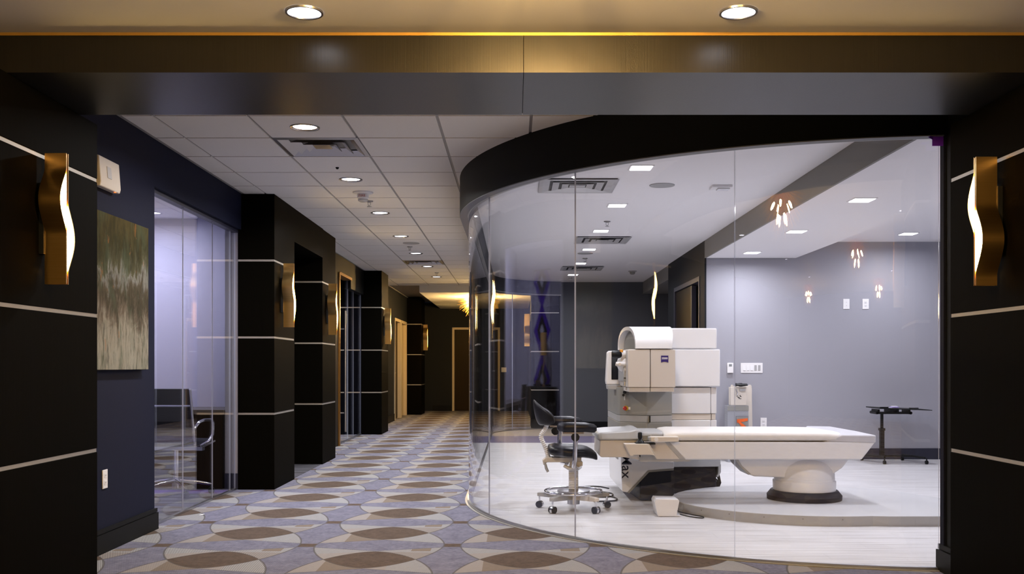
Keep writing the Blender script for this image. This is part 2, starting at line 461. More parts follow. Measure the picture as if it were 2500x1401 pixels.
struct('ceiling_soffit_far', B().box(2.345, 3.4, 14.80, 17.85, ZS, ZR), MAT['soffit_grey'], label='grey soffit over the far opening of the glass room', cat='ceiling')
struct('ceiling_office', B().box(-5.3, -2.66, 6.95, 10.05, 2.66, 2.72), MAT['white_ceil'], label='white ceiling of the lit office on the left', cat='ceiling')
struct('ceiling_far_office', B().box(-5.2, -2.66, 12.2, 16.36, 2.66, 2.72), MAT['navy_dark'], label='unlit ceiling of the far office', cat='ceiling')
struct('ceiling_far_soffit', B().box(-1.9, 3.2, 19.4, YE, 2.61, ZC + .02), MAT['lobby_ceil'], label='dropped soffit with the chandelier at the far end of the corridor', cat='ceiling')
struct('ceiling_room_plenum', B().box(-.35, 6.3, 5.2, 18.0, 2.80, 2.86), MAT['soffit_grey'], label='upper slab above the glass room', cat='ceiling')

# ---- suspended tile ceiling
tile_c = thing('ceiling', 'suspended grid ceiling of square acoustic tiles over the corridor', 'ceiling', (0, 0, ZC), kind='structure')
obj('grid_backing', B().box(-2.66, 3.3, 4.97, YE, ZC + .03, ZC + .06), MAT['tgrid'], tile_c)
T0, TP = 6.23, .61
XT = [-2.535, -2.315, -1.71, -1.105, -.50, .105, .71, 1.315]
g = B()
for xx in XT[1:]: g.box(xx - .012, xx + .012, 4.97, 19.4, ZC + .004, ZC + .02)
obj('main_runner', g, MAT['tgrid'], tile_c)['kind'] = 'stuff'
g = B(); k = -2
while T0 + TP * k < 19.5:
    yy = T0 + TP * k
    if yy > 4.97: g.box(-2.535, 1.4, yy - .012, yy + .012, ZC + .005, ZC + .019)
    k += 1
obj('cross_runner', g, MAT['tgrid'], tile_c)['kind'] = 'stuff'
obj('wall_angle', B().box(-2.54, -2.515, 5.1, 9.05, ZC - .004, ZC + .012), MAT['tgrid'], tile_c)
obj('wall_angle', B().box(-2.54, -2.515, 12.2, YE, ZC - .004, ZC + .012), MAT['tgrid'], tile_c)
def tile_holed(x0, x1, y0, y1, r, n=24):
    b = B(); cx, cy_ = (x0 + x1) / 2, (y0 + y1) / 2; hx, hy = (x1 - x0) / 2, (y1 - y0) / 2; vs = []
    for i in range(n):
        a = 2 * math.pi * i / n; c, s_ = math.cos(a), math.sin(a); q = max(abs(c), abs(s_))
        vs += [(cx + r * c, cy_ + r * s_, ZC - .004), (cx + hx * c / q, cy_ + hy * s_ / q, ZC - .004), (cx + hx * c / q, cy_ + hy * s_ / q, ZC + .012), (cx + r * c, cy_ + r * s_, ZC + .012)]
    fs = []
    for i in range(n):
        j = (i + 1) % n
        for k_ in range(4):
            l_ = (k_ + 1) % 4
            fs.append((4 * i + k_, 4 * i + l_, 4 * j + l_, 4 * j + k_))
    return b.add(vs, fs)
LIGHT_K = (0, 3, 6, 9, 12, 15, 18); VENT_K = (1, 14)
tile_mesh = {}
for ci in range(len(XT) - 1):
    x0, x1 = XT[ci] + .010, XT[ci + 1] - .010
    if ci == 0: x0 = XT[0] + .02
    for k in range(-2, 22):
        y0, y1 = T0 + TP * k + .010, T0 + TP * (k + 1) - .010
        if y1 < 5.0 or y0 > 19.3: continue
        y0 = max(y0, 4.99); y1 = min(y1, 19.39)
        # leave out tiles wholly above the glass room
        if x0 > CX - RF and math.hypot(CX - x0, min(0, CY - y1) if y1 > CY else CY - y1) < RF - .05 and y1 > CY - 3.0:
            if y1 > CY or math.hypot(CX - x0, CY - y0) < RF: continue
        if ci == 2 and k in VENT_K: continue
        key = (ci, round(y1 - y0, 3), ci == 2 and k in LIGHT_K)
        if key not in tile_mesh:
            b = tile_holed(x0, x1, y0, y1, .094) if key[2] else B().box(x0, x1, y0, y1, ZC - .004, ZC + .012)
            o = obj('ceiling_tile', b, MAT['tile'], tile_c)
            # recentre so the mesh can be shared
            ox, oy = (x0 + x1) / 2, (y0 + y1) / 2
            o.data.transform(Matrix.Translation((-ox, -oy, 0))); o.location = (ox, oy, 0); tile_mesh[key] = o
        else:
            o = tile_mesh[key].copy(); COL.objects.link(o); o.location = ((x0 + x1) / 2, (y0 + y1) / 2, 0)

# ---- walls
struct('wall_left', B().box(-2.66, XW, 5.16, 6.87, 0, ZC), MAT['navy'], label='dark navy wall behind the abstract painting', cat='wall')
struct('wall_left_upper', B().box(-2.66, XW, 6.87, 9.05, 2.415, ZC), MAT['navy'], label='dark navy wall over the left office glass', cat='wall')
b = B().box(XW, XW + .022, 5.16, 6.892, 0, .118).box(XW, XW + .016, 5.16, 6.886, .122, .148)
b.box(-2.6, XW, 6.87, 6.892, 0, .118)
struct('baseboard_left', b, MAT['base_black'], label='black two-step baseboard under the navy wall', cat='baseboard')
# lit office
struct('wall_office_near', B().box(-5.3, -2.66, 6.80, 6.95, 0, 2.72), MAT['office_wall'], label='near end wall of the lit office', cat='wall')
struct('wall_office_back', B().box(-5.3, -3.17, 10.0, 10.1, 0, 2.72), MAT['office_wall'], label='pale lavender far wall of the lit office', cat='wall')
struct('wall_office_return', B().box(-3.17, -2.76, 9.74, 10.1, 0, 2.72), MAT['office_wall'], label='lavender wall return behind the office desk', cat='wall')
struct('wall_office_side', B().box(-5.42, -5.3, 6.8, 10.1, 0, 2.72), MAT['office_wall'], label='left side wall of the lit office holding the violet artwork', cat='wall')
struct('wall_office_jamb', B().box(-2.70, -2.56, 9.08, 9.74, 0, 2.72), MAT['lavender'], label='narrow lavender wall strip beside the first column', cat='wall')
struct('baseboard_office', B().box(-2.70, -2.575, 9.066, 9.079, 0, .15), MAT['base_navy'], label='navy baseboard at the foot of the narrow office wall strip', cat='baseboard')
# alcove
struct('wall_alcove', B().box(-2.76, -2.70, 9.74, 11.4, 0, ZC), MAT['black_paint'], label='dark recess wall between the first two columns', cat='wall')
# far office
struct('wall_far_office_near', B().box(-5.2, -2.58, 12.12, 12.2, 0, ZC), MAT['navy_dark'], label='near wall of the unlit office', cat='wall')
struct('wall_far_office_back', B().box(-5.2, -2.58, 16.36, 16.46, 0, ZC), MAT['navy'], label='far navy wall of the unlit office', cat='wall')
struct('wall_far_office_side', B().box(-5.3, -5.2, 12.12, 16.46, 0, ZC), MAT['navy'], label='side wall of the unlit office', cat='wall')
b = B().box(-2.64, XW, 12.2, 14.02, 0, ZC).box(-2.64, XW, 14.02, 15.10, 2.50, ZC).box(-2.64, XW, 15.10, 16.36, 2.345, ZC)
struct('wall_left_middle', b, MAT['black_paint'], label='dark wall around the glass office door', cat='wall')
b = B().box(-2.66, XW, 17.15, 20.50, 0, ZC).box(-2.66, XW, 20.50, 22.78, 2.17, ZC).box(-2.66, XW, 22.78, YE, 0, ZC).box(-2.66, XW, 21.62, 21.68, 0, 2.17)
struct('wall_left_far', b, MAT['navy_dark'], label='dark wall with two cream door frames near the corridor end', cat='wall')
struct('baseboard_left_far', B().box(XW, XW + .02, 17.2, 20.45, 0, .15), MAT['base_black'], label='black baseboard beyond the third column', cat='baseboard')
# corridor end
b = B().box(-2.66, -1.60, YE, YE + .12, 0, ZC).box(-1.60, -.38, YE, YE + .12, 2.13, ZC).box(-.38, 3.2, YE, YE + .12, 0, ZC)
struct('wall_back', b, MAT['navy_dark'], label='dark navy end wall of the corridor', cat='wall')
struct('baseboard_back', B().box(-2.1, -1.61, YE - .02, YE, 0, .15).box(-.36, .3, YE - .02, YE, 0, .15), MAT['base_black'], label='black baseboard of the corridor end wall', cat='baseboard')
struct('wall_right_far', B().box(.34, .46, 18.9, YE, 0, ZC), MAT['navy_dark'], label='dark side wall at the corridor end seen through the glass', cat='wall')
# treatment room
struct('wall_room_back', B().box(2.345, 6.3, 11.95, 12.07, 0, ZR), MAT['lavender'], label='lavender grey back wall of the glass room with white switches', cat='wall')
struct('baseboard_room_back', B().box(2.36, 6.2, 11.935, 11.95, .006, .14), MAT['base_navy'], label='navy baseboard along the lavender wall', cat='baseboard')
struct('wall_room_right', B().box(6.2, 6.3, 5.35, 12, 0, ZR), MAT['lavender'], label='right side wall of the glass room', cat='wall')
struct('wall_room_front', B().box(2.46, 6.3, 5.25, 5.35, 0, ZC), MAT['lavender'], label='front wall of the glass room beside the right column', cat='wall')
struct('wall_room_far', B().box(.83, 3.5, 17.86, 17.98, 0, ZC), MAT['grey_wall'], label='dark grey far wall of the glass room', cat='wall')
struct('baseboard_room_far', B().box(.84, 2.33, 17.845, 17.86, .006, .13), MAT['base_black'], label='black baseboard along the far grey wall', cat='baseboard')
b = B().box(2.325, 2.43, 14.20, 14.78, 0, ZR).box(2.325, 2.43, 12.25, 14.20, 2.28, ZR).box(2.325, 2.345, 11.94, 12.25, 0, ZR)
struct('wall_room_side', b, MAT['navy_dark'], label='dark slate side wall with the doorway behind the laser machine', cat='wall')
struct('wall_closet_back', B().box(3.3, 3.4, 12.07, 17.86, 0, ZR), MAT['grey_wall'], label='grey wall seen past the dark doorway', cat='wall')
struct('wall_closet_divider', B().box(2.43, 3.3, 14.66, 14.78, 0, ZR), MAT['navy_dark'], label='dark divider beyond the doorway', cat='wall')
# lobby around and behind the viewpoint
struct('wall_lobby_left', B().box(-6.1, -6, -11, 4.6, 0, 2.8), MAT['navy_dark'], label='dark side wall of the lobby', cat='wall')
struct('wall_lobby_right', B().box(6.2, 6.3, -11, 5.2, 0, 2.8), MAT['navy_dark'], label='dark right side wall of the lobby', cat='wall')
struct('wall_lobby_back', B().box(-6.1, 6.3, -11.1, -11, 0, 2.8), MAT['navy_dark'], label='dark back wall of the lobby', cat='wall')
struct('wall_right_return', B().box(2.40, 2.46, 5.16, 5.47, 0, ZC), MAT['black_paint'], label='narrow dark wall strip between the right column and the glass', cat='wall')
b = B().box(2.375, 2.46, 5.17, 5.50, 0, .118).box(2.385, 2.40, 5.17, 5.495, .122, .15)
struct('baseboard_right', b, MAT['base_black'], label='black two-step baseboard at the foot of the right glass edge', cat='baseboard')

# ---- wood columns
def column(label, x0, x1, y0, y1, ztop, face_x):
    c = thing('column', label, 'column', ((x0 + x1) / 2, (y0 + y1) / 2, 0), kind='structure')
    zs = [0.0] + list(ZJ) + [ztop]; h = .0095
    for i in range(4):
        a = zs[i] + (h if i else 0); b_ = zs[i + 1] - (h if i < 3 else 0)
        obj('panel', B().box(x0, x1, y0, y1, a, b_), MAT['wood'], c, bevel=.002, seg=1)
    for z in ZJ:
        obj('trim_strip', B().box(x0 + .004, x1 - .004, y0 + .004, y1 - .004, z - h, z + h), MAT['alu'], c, label='aluminium strip')
    return c
column('near left dark wood column with the large brass sconce', -2.9, -2.21, 4.0, 5.16, ZB - .001, 1)
column('near right dark wood column with the large brass sconce', XR, 2.9, 4.0, 5.16, ZB - .001, -1)
column('first dark wood column beyond the lit glass office', -2.575, XL, 9.06, 9.885, ZC - .006, 1)
column('second dark wood column, joined to the first by a lintel', -2.575, -2.245, 11.38, 12.2, ZC - .006, 1)
column('third dark wood column beyond the glass office door', -2.58, -2.235, 16.36, 17.2, ZC - .006, 1)
column('fourth dark wood column at the corridor end', -2.6, -2.2, 22.95, 23.8, ZC - .006, 1)
column('dark wood column seen through the far curved glass', .30, .82, 18.0, 18.85, ZC - .006, 1)
struct('trim_2', B().box(-2.575, -2.238, 9.886, 11.379, 2.41, ZC - .006), MAT['wood'], label='dark wood lintel bridging the first and second columns', cat='trim')

# ---- portal beam
beam = thing('beam', 'dark wood portal beam across the top of the view', 'beam', (0, 4.6, ZB), kind='structure')
obj('panel', B().box(-2.92, .0365, 4.245, 4.96, ZB, ZL - .013), MAT['beam_wood'], beam)
obj('panel', B().box(.0395, 2.92, 4.245, 4.96, ZB, ZL - .013), MAT['beam_wood'], beam)
obj('core', B().box(-2.9, 2.9, 4.26, 4.95, ZB + .006, ZC + .08), MAT['black_paint'], beam)
obj('brass_strip', B().box(-2.9, 2.9, 4.240, 4.26, ZL - .013, ZL), MAT['brass_trim'], beam, label='brass reveal strip along the top edge')

# ---- curved glass wall
JA = [4.6, 26.0, 47.5, 69.0, 90.4]
def arc_pts(a0, a1, r, n=10):
    return [(CX - r * math.sin(R(a0 + (a1 - a0) * i / n)), CY - r * math.cos(R(a0 + (a1 - a0) * i / n))) for i in range(n + 1)]
gw = thing('window_1', 'curved frameless glass wall around the treatment room', 'glass wall', (CX, CY, 0), kind='structure')
ZG0, ZG1 = .012, 2.452
def glass_panel(path, parent, t=.009):
    """solid pane following a plan path; faces clear, edges pale"""
    n = len(path); outer, innr = [], []
    for i, p in enumerate(path):
        a = Vector(path[max(i - 1, 0)]); c = Vector(path[min(i + 1, n - 1)]); d = (c - a).normalized(); nn = Vector((-d.y, d.x))
        outer.append((p[0] + nn.x * t / 2, p[1] + nn.y * t / 2)); innr.append((p[0] - nn.x * t / 2, p[1] - nn.y * t / 2))
    vs = []
    for o_, i_ in zip(outer, innr): vs += [(*o_, ZG0), (*o_, ZG1), (*i_, ZG1), (*i_, ZG0)]
    fs = []
    for i in range(n - 1):
        a, c = 4 * i, 4 * i + 4
        fs += [(a, c, c + 1, a + 1), (a + 2, c + 2, c + 3, a + 3), (a + 1, c + 1, c + 2, a + 2), (a + 3, c + 3, c, a)]
    fs += [(0, 1, 2, 3), (4 * n - 1, 4 * n - 2, 4 * n - 3, 4 * n - 4)]
    o = obj('glass_panel', B().add(vs, fs), [MAT['glass'], MAT['glass_edge']], parent)
    for p in o.data.polygons:
        k = p.index; face = (k < 4 * (n - 1)) and (k % 4 in (0, 1))
        p.material_index = 0 if face else 1; p.use_smooth = bool(face)
    o.data.set_sharp_from_angle(angle=R(40)); return o
G = .05
for i in range(4): glass_panel(arc_pts(JA[i] + G, JA[i + 1] - G, RG), gw)
xs = CX - RG; y = CY + .03
while y < FY - .2:
    y2 = min(y + 1.13, FY); 
    if FY - y2 < .4: y2 = FY
    glass_panel([(xs, y), (xs, (y + y2) / 2), (xs, y2 - .006)], gw); y = y2
rr = FX - xs
for i in range(2):
    a0, a1 = 40 * i + .2, 40 * (i + 1) - .2
    glass_panel([(FX - rr * math.cos(R(a0 + (a1 - a0) * k / 8)), FY + rr * math.sin(R(a0 + (a1 - a0) * k / 8))) for k in range(9)], gw)
def ribbon(p_out, p_in, z0, z1):
    n = len(p_out); vs = []
    for o_, i_ in zip(p_out, p_in): vs += [(*o_, z0), (*o_, z1), (*i_, z1), (*i_, z0)]
    fs = []
    for i in range(n - 1):
        a, c = 4 * i, 4 * i + 4
        fs += [(a, c, c + 1, a + 1), (a + 1, c + 1, c + 2, a + 2), (a + 2, c + 2, c + 3, a + 3), (a + 3, c + 3, c, a)]
    fs += [(0, 1, 2, 3), (4 * n - 1, 4 * n - 2, 4 * n - 3, 4 * n - 4)]
    return B().add(vs, fs)
obj('bottom_channel', ribbon(curve(.014, 48), curve(-.014, 48), .0, .018), MAT['steel'], gw, smooth=40)
obj('top_channel', ribbon(curve(.014, 48), curve(-.022, 48), 2.432, 2.47), MAT['grey_lt'], gw, smooth=40)
obj('lit_underside', ribbon(curve(.078, 48), curve(.014, 48), 2.426, 2.432), MAT['slate'], gw, smooth=40)  # paler strip colours the black fascia underside as lit by the room
fas = ribbon(curve(RF - RG, 48, a_start=2.0), curve(.022, 48, a_start=2.0), 2.432, ZC + .0)
struct('trim_3', fas, MAT['black_paint'], smooth=40, label='curved black fascia band above the glass wall', cat='trim')
struct('trim_4', ribbon(curve(-.012, 48), curve(-.034, 48), 2.452, ZR + .02), MAT['grey_wall'], smooth=40, label='inner face of the curved band over the glass', cat='trim')
struct('trim_5', ribbon(curve(.036, 48), curve(.016, 48), .0, .005), MAT['grey_md'], smooth=40, label='dark floor seam outside the curved glass', cat='trim')
# right edge frame of the glass
struct('trim_6', B().box(2.388, 2.401, 5.43, 5.475, .15, 2.44), MAT['navy'], label='slim dark jamb at the right end of the curved glass', cat='trim')

# ---- left office glass
ow = thing('window_2', 'frameless glass front of the lit office on the left', 'glass wall', (-2.6, 7.9, 0), kind='structure')
ZG0, ZG1 = .012, 2.40
for a, c in ((6.88, 7.63), (7.636, 8.375), (8.381, 8.89), (8.896, 9.055)): glass_panel([(-2.6, a), (-2.6, (a + c) / 2), (-2.6, c)], ow, .007)
obj('bottom_channel', B().box(-2.614, -2.586, 6.88, 9.058, 0, .016), MAT['steel'], ow)
obj('top_channel', B().box(-2.63, -2.57, 6.872, 9.055, 2.385, 2.415), MAT['base_navy'], ow)
# ---- far office glass door + sidelight
door = thing('door_1', 'tall frameless glass door with a long steel pull handle', 'door', (-2.59, 14.7, 0), kind='structure')
ZG0, ZG1 = .02, 2.49
glass_panel([(-2.59, 14.30), (-2.59, 14.7), (-2.59, 15.08)], door, .008)
obj('frame', B().box(-2.66, -2.52, 14.02, 14.09, 0, 2.5).box(-2.66, -2.52, 14.09, 15.10, 2.47, 2.51), MAT['brass_dark'], door)  # brass colour carries the gold light falling on the jamb
obj('pivot', B().box(-2.60, -2.57, 14.28, 14.36, .0, .07), MAT['chrome'], door)
hd = obj('handle', B().cyl((-2.52, 14.50, .17), (-2.52, 14.50, 1.97), .017), MAT['steel'], door, smooth=40)
obj('standoff', B().cyl((-2.595, 14.50, .45), (-2.52, 14.50, .45), .01).cyl((-2.595, 14.50, 1.70), (-2.52, 14.50, 1.70), .01), MAT['steel'], hd, smooth=40)
win3 = thing('window_3', 'dark glass sidelight between the glass door and the third column', 'window', (-2.59, 15.7, 0), kind='structure')
ZG0, ZG1 = .02, 2.34
glass_panel([(-2.59, 15.11), (-2.59, 15.4), (-2.59, 15.62)], win3, .008); glass_panel([(-2.59, 15.63), (-2.59, 16.0), (-2.59, 16.35)], win3, .008)
obj('bottom_channel', B().box(-2.605, -2.575, 15.1, 16.355, 0, .018), MAT['steel'], win3)

# ---- solid doors
def swing_door(name, label, y0, y1, x, leaf):
    d = thing(name, label, 'door', (x, (y0 + y1) / 2, 0), kind='structure')
    obj('frame', B().box(x - .12, x + .02, y0, y0 + .06, 0, 2.165).box(x - .12, x + .02, y1 - .06, y1, 0, 2.165).box(x - .12, x + .02, y0 + .06, y1 - .06, 2.105, 2.165), MAT['cream_paint'], d, label='cream door frame')
    lf = obj('door_leaf', B().box(x - .10, x - .055, y0 + .063, y1 - .063, .01, 2.10), leaf, d)
    obj('handle', B().cyl((x - .055, y0 + .12, 1.0), (x + .0, y0 + .12, 1.0), .012).cyl((x - .005, y0 + .12, 1.0), (x - .005, y0 + .24, 1.0), .011), MAT['steel'], lf, smooth=40)
    return d
swing_door('door_2', 'nearer of the two cream-framed doors on the left wall', 20.52, 21.61, XW, MAT['door_wood'])
swing_door('door_3', 'farther of the two cream-framed doors, next to the fourth column', 21.69, 22.76, XW, MAT['cream_paint'])
d = thing('door_4', 'dark wood door in a cream frame on the corridor end wall', 'door', (-1, YE, 0), kind='structure')
obj('frame', B().box(-1.60, -1.545, YE - .02, YE + .10, 0, 2.13).box(-.435, -.38, YE - .02, YE + .10, 0, 2.13).box(-1.545, -.435, YE - .02, YE + .10, 2.075, 2.13), MAT['cream_paint'], d, label='cream door frame')
lf = obj('door_leaf', B().box(-1.543, -.437, YE + .03, YE + .075, .01, 2.073), MAT['door_wood'], d)
obj('handle', B().cyl((-.52, YE - .02, 1.02), (-.52, YE + .03, 1.02), .013).cyl((-.52, YE - .015, 1.02), (-.64, YE - .015, 1.02), .011), MAT['steel'], lf, smooth=40)
# doorway in the treatment room side wall
d = thing('door_5', 'dark doorway with a dark leaf behind the laser machine', 'door', (2.38, 13.2, 0), kind='structure')
obj('frame', B().box(2.316, 2.44, 14.14, 14.198, .006, 2.278).box(2.316, 2.44, 12.252, 12.31, .006, 2.278).box(2.316, 2.44, 12.31, 14.14, 2.22, 2.278), MAT['base_navy'], d)
lf = obj('door_leaf', B().box(2.34, 2.385, 12.92, 14.13, .012, 2.21), MAT['door_wood'], d)
obj('edge_strip', B().box(2.332, 2.392, 12.86, 12.915, .012, 2.21), MAT['base_navy'], d)

# ================================================================== LIGHT FITTINGS
ORD = ['first', 'second', 'third', 'fourth', 'fifth', 'sixth', 'seventh']
# corridor downlights (recessed)
proto = thing('downlight', '', 'downlight', (0, 0, 0), 'round downlights over the corridor')
obj('trim_ring', B().loft([[(r * math.cos(2 * math.pi * i / 32), r * math.sin(2 * math.pi * i / 32), z) for i in range(32)] for r, z in ((.100, -.004), (.098, -.010), (.088, -.010), (.084, -.004))], True, False, False), MAT['steel'], proto, smooth=40)
obj('reflector', B().loft([[(r * math.cos(2 * math.pi * i / 32), r * math.sin(2 * math.pi * i / 32), z) for i in range(32)] for r, z in ((.086, -.006), (.079, .003))], True, False, False), MAT['brass_dark'], proto, smooth=40)
obj('lens', B().lathe([(.079, -.001), (.079, .004)], n=32), MAT['lens_white'], proto)
lamp('lamp', 'AREA', (0, 0, -.006), P_CORR, NEUT, proto, .15, 160)
for i, k in enumerate(LIGHT_K):
    yy = T0 + TP * (k + .5); lb = '%s round downlight from the beam in the corridor tile ceiling' % ORD[i]
    if i == 0: proto.location = (-1.4075, yy, ZC); proto['label'] = lb
    else: dup(proto, (-1.4075, yy, ZC), lb)
# lobby cans (plaster)
proto = thing('downlight', 'round chrome-rimmed downlight at the upper left in the cream ceiling', 'downlight', (0, 0, 0), 'round downlights in front of the beam')
obj('trim_ring', B().loft([[(r * math.cos(2 * math.pi * i / 32), r * math.sin(2 * math.pi * i / 32), z) for i in range(32)] for r, z in ((.078, -.0005), (.077, -.008), (.068, -.008), (.066, -.002))], True, False, False), MAT['steel'], proto, smooth=40)
obj('lens', B().lathe([(.068, -.004), (.068, -.001)], n=32), MAT['lens_white'], proto)
lamp('lamp', 'AREA', (0, 0, -.012), P_LOBBY, NEUT, proto, .12, 100)
proto.location = (-.862, 3.99, ZL)
dup(proto, (.915, 3.99, ZL), 'round chrome-rimmed downlight at the upper right in the cream ceiling')
for j, yy in enumerate((.6, -2.8, -6.2)):
    for i, xx in enumerate((-2.4, 2.6)):
        dup(proto, (xx, yy, 2.76), '%s lobby downlight of the row on the %s side, behind the viewpoint' % (ORD[j], ('west', 'east')[i]))
# square lights in the treatment room
proto = thing('square_light', '', 'ceiling light', (0, 0, 0), 'square lights in the glass room ceiling')
fr = B()
for a, c, e, f_ in ((-.092, .092, -.092, -.078), (-.092, .092, .078, .092), (-.092, -.078, -.078, .078), (.078, .092, -.078, .078)): fr.box(a, c, e, f_, -.006, -.0005)
obj('frame', fr, MAT['white_flat'], proto)
obj('lens', B().box(-.079, .079, -.079, .079, -.009, -.002), MAT['lens_panel'], proto)
lamp('lamp', 'AREA', (0, 0, -.016), P_ROOM, COOL, proto, .15, 170, 'SQUARE')
sq = [(.977, 7.54, ZR, '%s square light from the curved glass in the left row'), (.977, 9.31, ZR, ''), (.977, 11.07, ZR, ''), (.977, 12.82, ZR, ''), (.977, 14.57, ZR, ''), (.977, 16.4, ZR, '')]
for i, (xx, yy, zz, _) in enumerate(sq):
    lb = '%s square light from the curved glass, in the row over the laser machine' % ORD[i]
    if i == 0: proto.location = (xx, yy, zz); proto['label'] = lb
    else: dup(proto, (xx, yy, zz), lb)
for i, (xx, yy) in enumerate(((2.757, 7.74), (2.76, 9.55), (2.76, 11.34))): dup(proto, (xx, yy, ZS), '%s square light from the glass on the lowered soffit' % ORD[i])
dup(proto, (2.76, 5.98, ZS), 'square light on the soffit just inside the glass, hidden by the right column')
dup(proto, (4.52, 11.2, ZR - .015), 'square light on the side ceiling right of the soffit, near the wall')
dup(proto, (4.52, 7.6, ZR - .015), 'square light on the side ceiling nearest the right column')
# office lights
proto = thing('office_downlight', 'round downlight in the ceiling of the lit office', 'downlight', (-4.0, 8.45, 2.66), 'office ceiling lights')
obj('trim_ring', B().lathe([(.10, 2.652), (.10, 2.6595)], (-4.0, 8.45), 32), MAT['steel'], proto)
obj('lens', B().lathe([(.085, 2.646), (.085, 2.654)], (-4.0, 8.45), 32), MAT['lens_white'], proto)
lamp('lamp', 'AREA', (-4.0, 8.45, 2.64), P_OFFICE, (.80, .80, 1.0), proto, .16, 175)
dup(proto, (-3.72, 9.3, 2.66), 'round downlight near the far wall of the lit office, seen over the glass edge')
o = dup(proto, (-3.9, 14.2, 2.66), 'dim downlight in the ceiling of the far blue office')
for c in kids(o):
    if c.type == 'LIGHT': c.data = c.data.copy(); c.data.energy = P_OFFICE_B; c.data.color = (.35, .45, 1.0)

# ---- wall sconces: two wavy brass ribbons with light between
def make_sconce():
    s_ = thing('wall_sconce', '', 'sconce', (0, 0, 0), 'wavy brass wall sconces')
    H, X0, X1 = .61, .022, .122; N = 32; t = .004
    def bow(z, lo, hi, d):
        if z <= lo or z >= hi: return 0
        return d * math.sin(math.pi * (z - lo) / (hi - lo)) ** 1.25
    near = lambda z: -.005 - bow(z, .245, .535, .062)
    far = lambda z: .010 + bow(z, .055, .375, .068)
    def plate(f, sgn, t):
        prof = [(f(H * i / N), H * i / N) for i in range(N + 1)]
        poly = prof + [(p + sgn * t, z) for p, z in prof[::-1]]
        obj('ribbon', B().prism(poly, 'x', X0, X1), MAT['brass'], s_, smooth=45)
    plate(near, -1, .004); plate(far, 1, .006)
    def glow(f, edge, z0, z1):
        zz = [z0 + (z1 - z0) * k / 16 for k in range(17)]
        pr = [(edge, z) for z in zz] + [(f(z), z) for z in zz[::-1]]
        obj('diffuser', B().prism(pr, 'x', X0 + .004, X1 - .008), MAT['sconce_glow'], s_, label='glowing diffuser between the ribbons')
        return pr
    p1 = glow(lambda z: near(z) + .001, -.0030, .262, .518); p2 = glow(lambda z: far(z) - .001, .0030, .07, .36)
    bk = B()
    for pr in (p1, p2): bk.prism(pr, 'x', X0 - .002, X0 + .003)
    obj('light_stop', bk, MAT['brass_dark'], s_)  # added behind the diffusers, unseen, to keep their light off the wall
    obj('septum', B().box(X0, X1 - .001, -.0028, .0028, .004, H - .004), MAT['brass'], s_)
    obj('backplate', B().box(0, X0, -.020, .024, .14, .47), MAT['black'], s_)
    return s_
sc = make_sconce(); sc.location = (-2.21, 4.545, 1.53); sc['label'] = 'lit wavy brass sconce on the near left column'
o = dup(sc, (XR, 4.63, 1.53), 'lit wavy brass sconce on the near right column', math.pi)
dup(sc, (XL, 9.33, 1.52), 'lit wavy brass sconce on the first column past the office glass')
dup(sc, (-2.245, 11.63, 1.52), 'lit wavy brass sconce on the second column, after the lintel')
dup(sc, (-2.235, 16.62, 1.52), 'lit wavy brass sconce on the third column beyond the glass door')
dup(sc, (-2.2, 23.2, 1.52), 'lit wavy brass sconce on the fourth column at the corridor end')
dup(sc, (.30, 18.4, 1.52), 'lit wavy brass sconce on the column seen through the far glass', math.pi)

# ---- chandeliers
def make_chandelier(nr=170):
    c = thing('chandelier', '', 'chandelier', (0, 0, 0), 'brass burst chandeliers')
    obj('canopy', B().lathe([(.09, -.001), (.09, -.02), (.05, -.045)], n=24), MAT['brass'], c, smooth=40)
    rods = B(); rnd = random.Random(3)
    for i in range(nr):
        z = -(i + .5) / nr * .98; a = i * 2.39996; q = math.sqrt(max(0, 1 - z * z)); L = rnd.uniform(.42, .50)
        d = Vector((q * math.cos(a), q * math.sin(a), z)); d.normalize()
        rods.tube([d * .04 + Vector((0, 0, -.02)), d * L + Vector((0, 0, -.02))], [.0032, .0024], 4)
    obj('rods', rods, MAT['gold_rod'], c, kind='stuff')
    for i in range(9):
        up = i < 5; a = (i * 2 * math.pi / 5) if up else (.6 + (i - 5) * 2 * math.pi / 4)
        q, z = (.19, -.19) if up else (.10, -.31)
        v = Vector((q * math.cos(a), q * math.sin(a), z)); dn = (v - Vector((0, 0, -.02))).normalized()
        obj('bulb', B().tube([v - dn * .05, v - dn * .03, v + dn * .02, v + dn * .05], [.008, .017, .015, .003], 8), MAT['bulb'], c, smooth=60)
    return c
ch = make_chandelier(); ch.location = (-.76, 20.6, 2.61); ch['label'] = 'lit brass burst chandelier at the far end of the corridor'
dup(ch, (.17, 2.88, 2.76), 'lit brass burst chandelier in the lobby just in front of the beam')
dup(ch, (1.1, -1.6, 2.76), 'lit brass burst chandelier in the lobby, reflected smaller in the glass')
dup(ch, (1.8, -7.6, 2.76), 'lit brass burst chandelier at the back of the lobby, east side')
dup(ch, (-3.0, -7.8, 2.76), 'lit brass burst chandelier at the back of the lobby, west side')

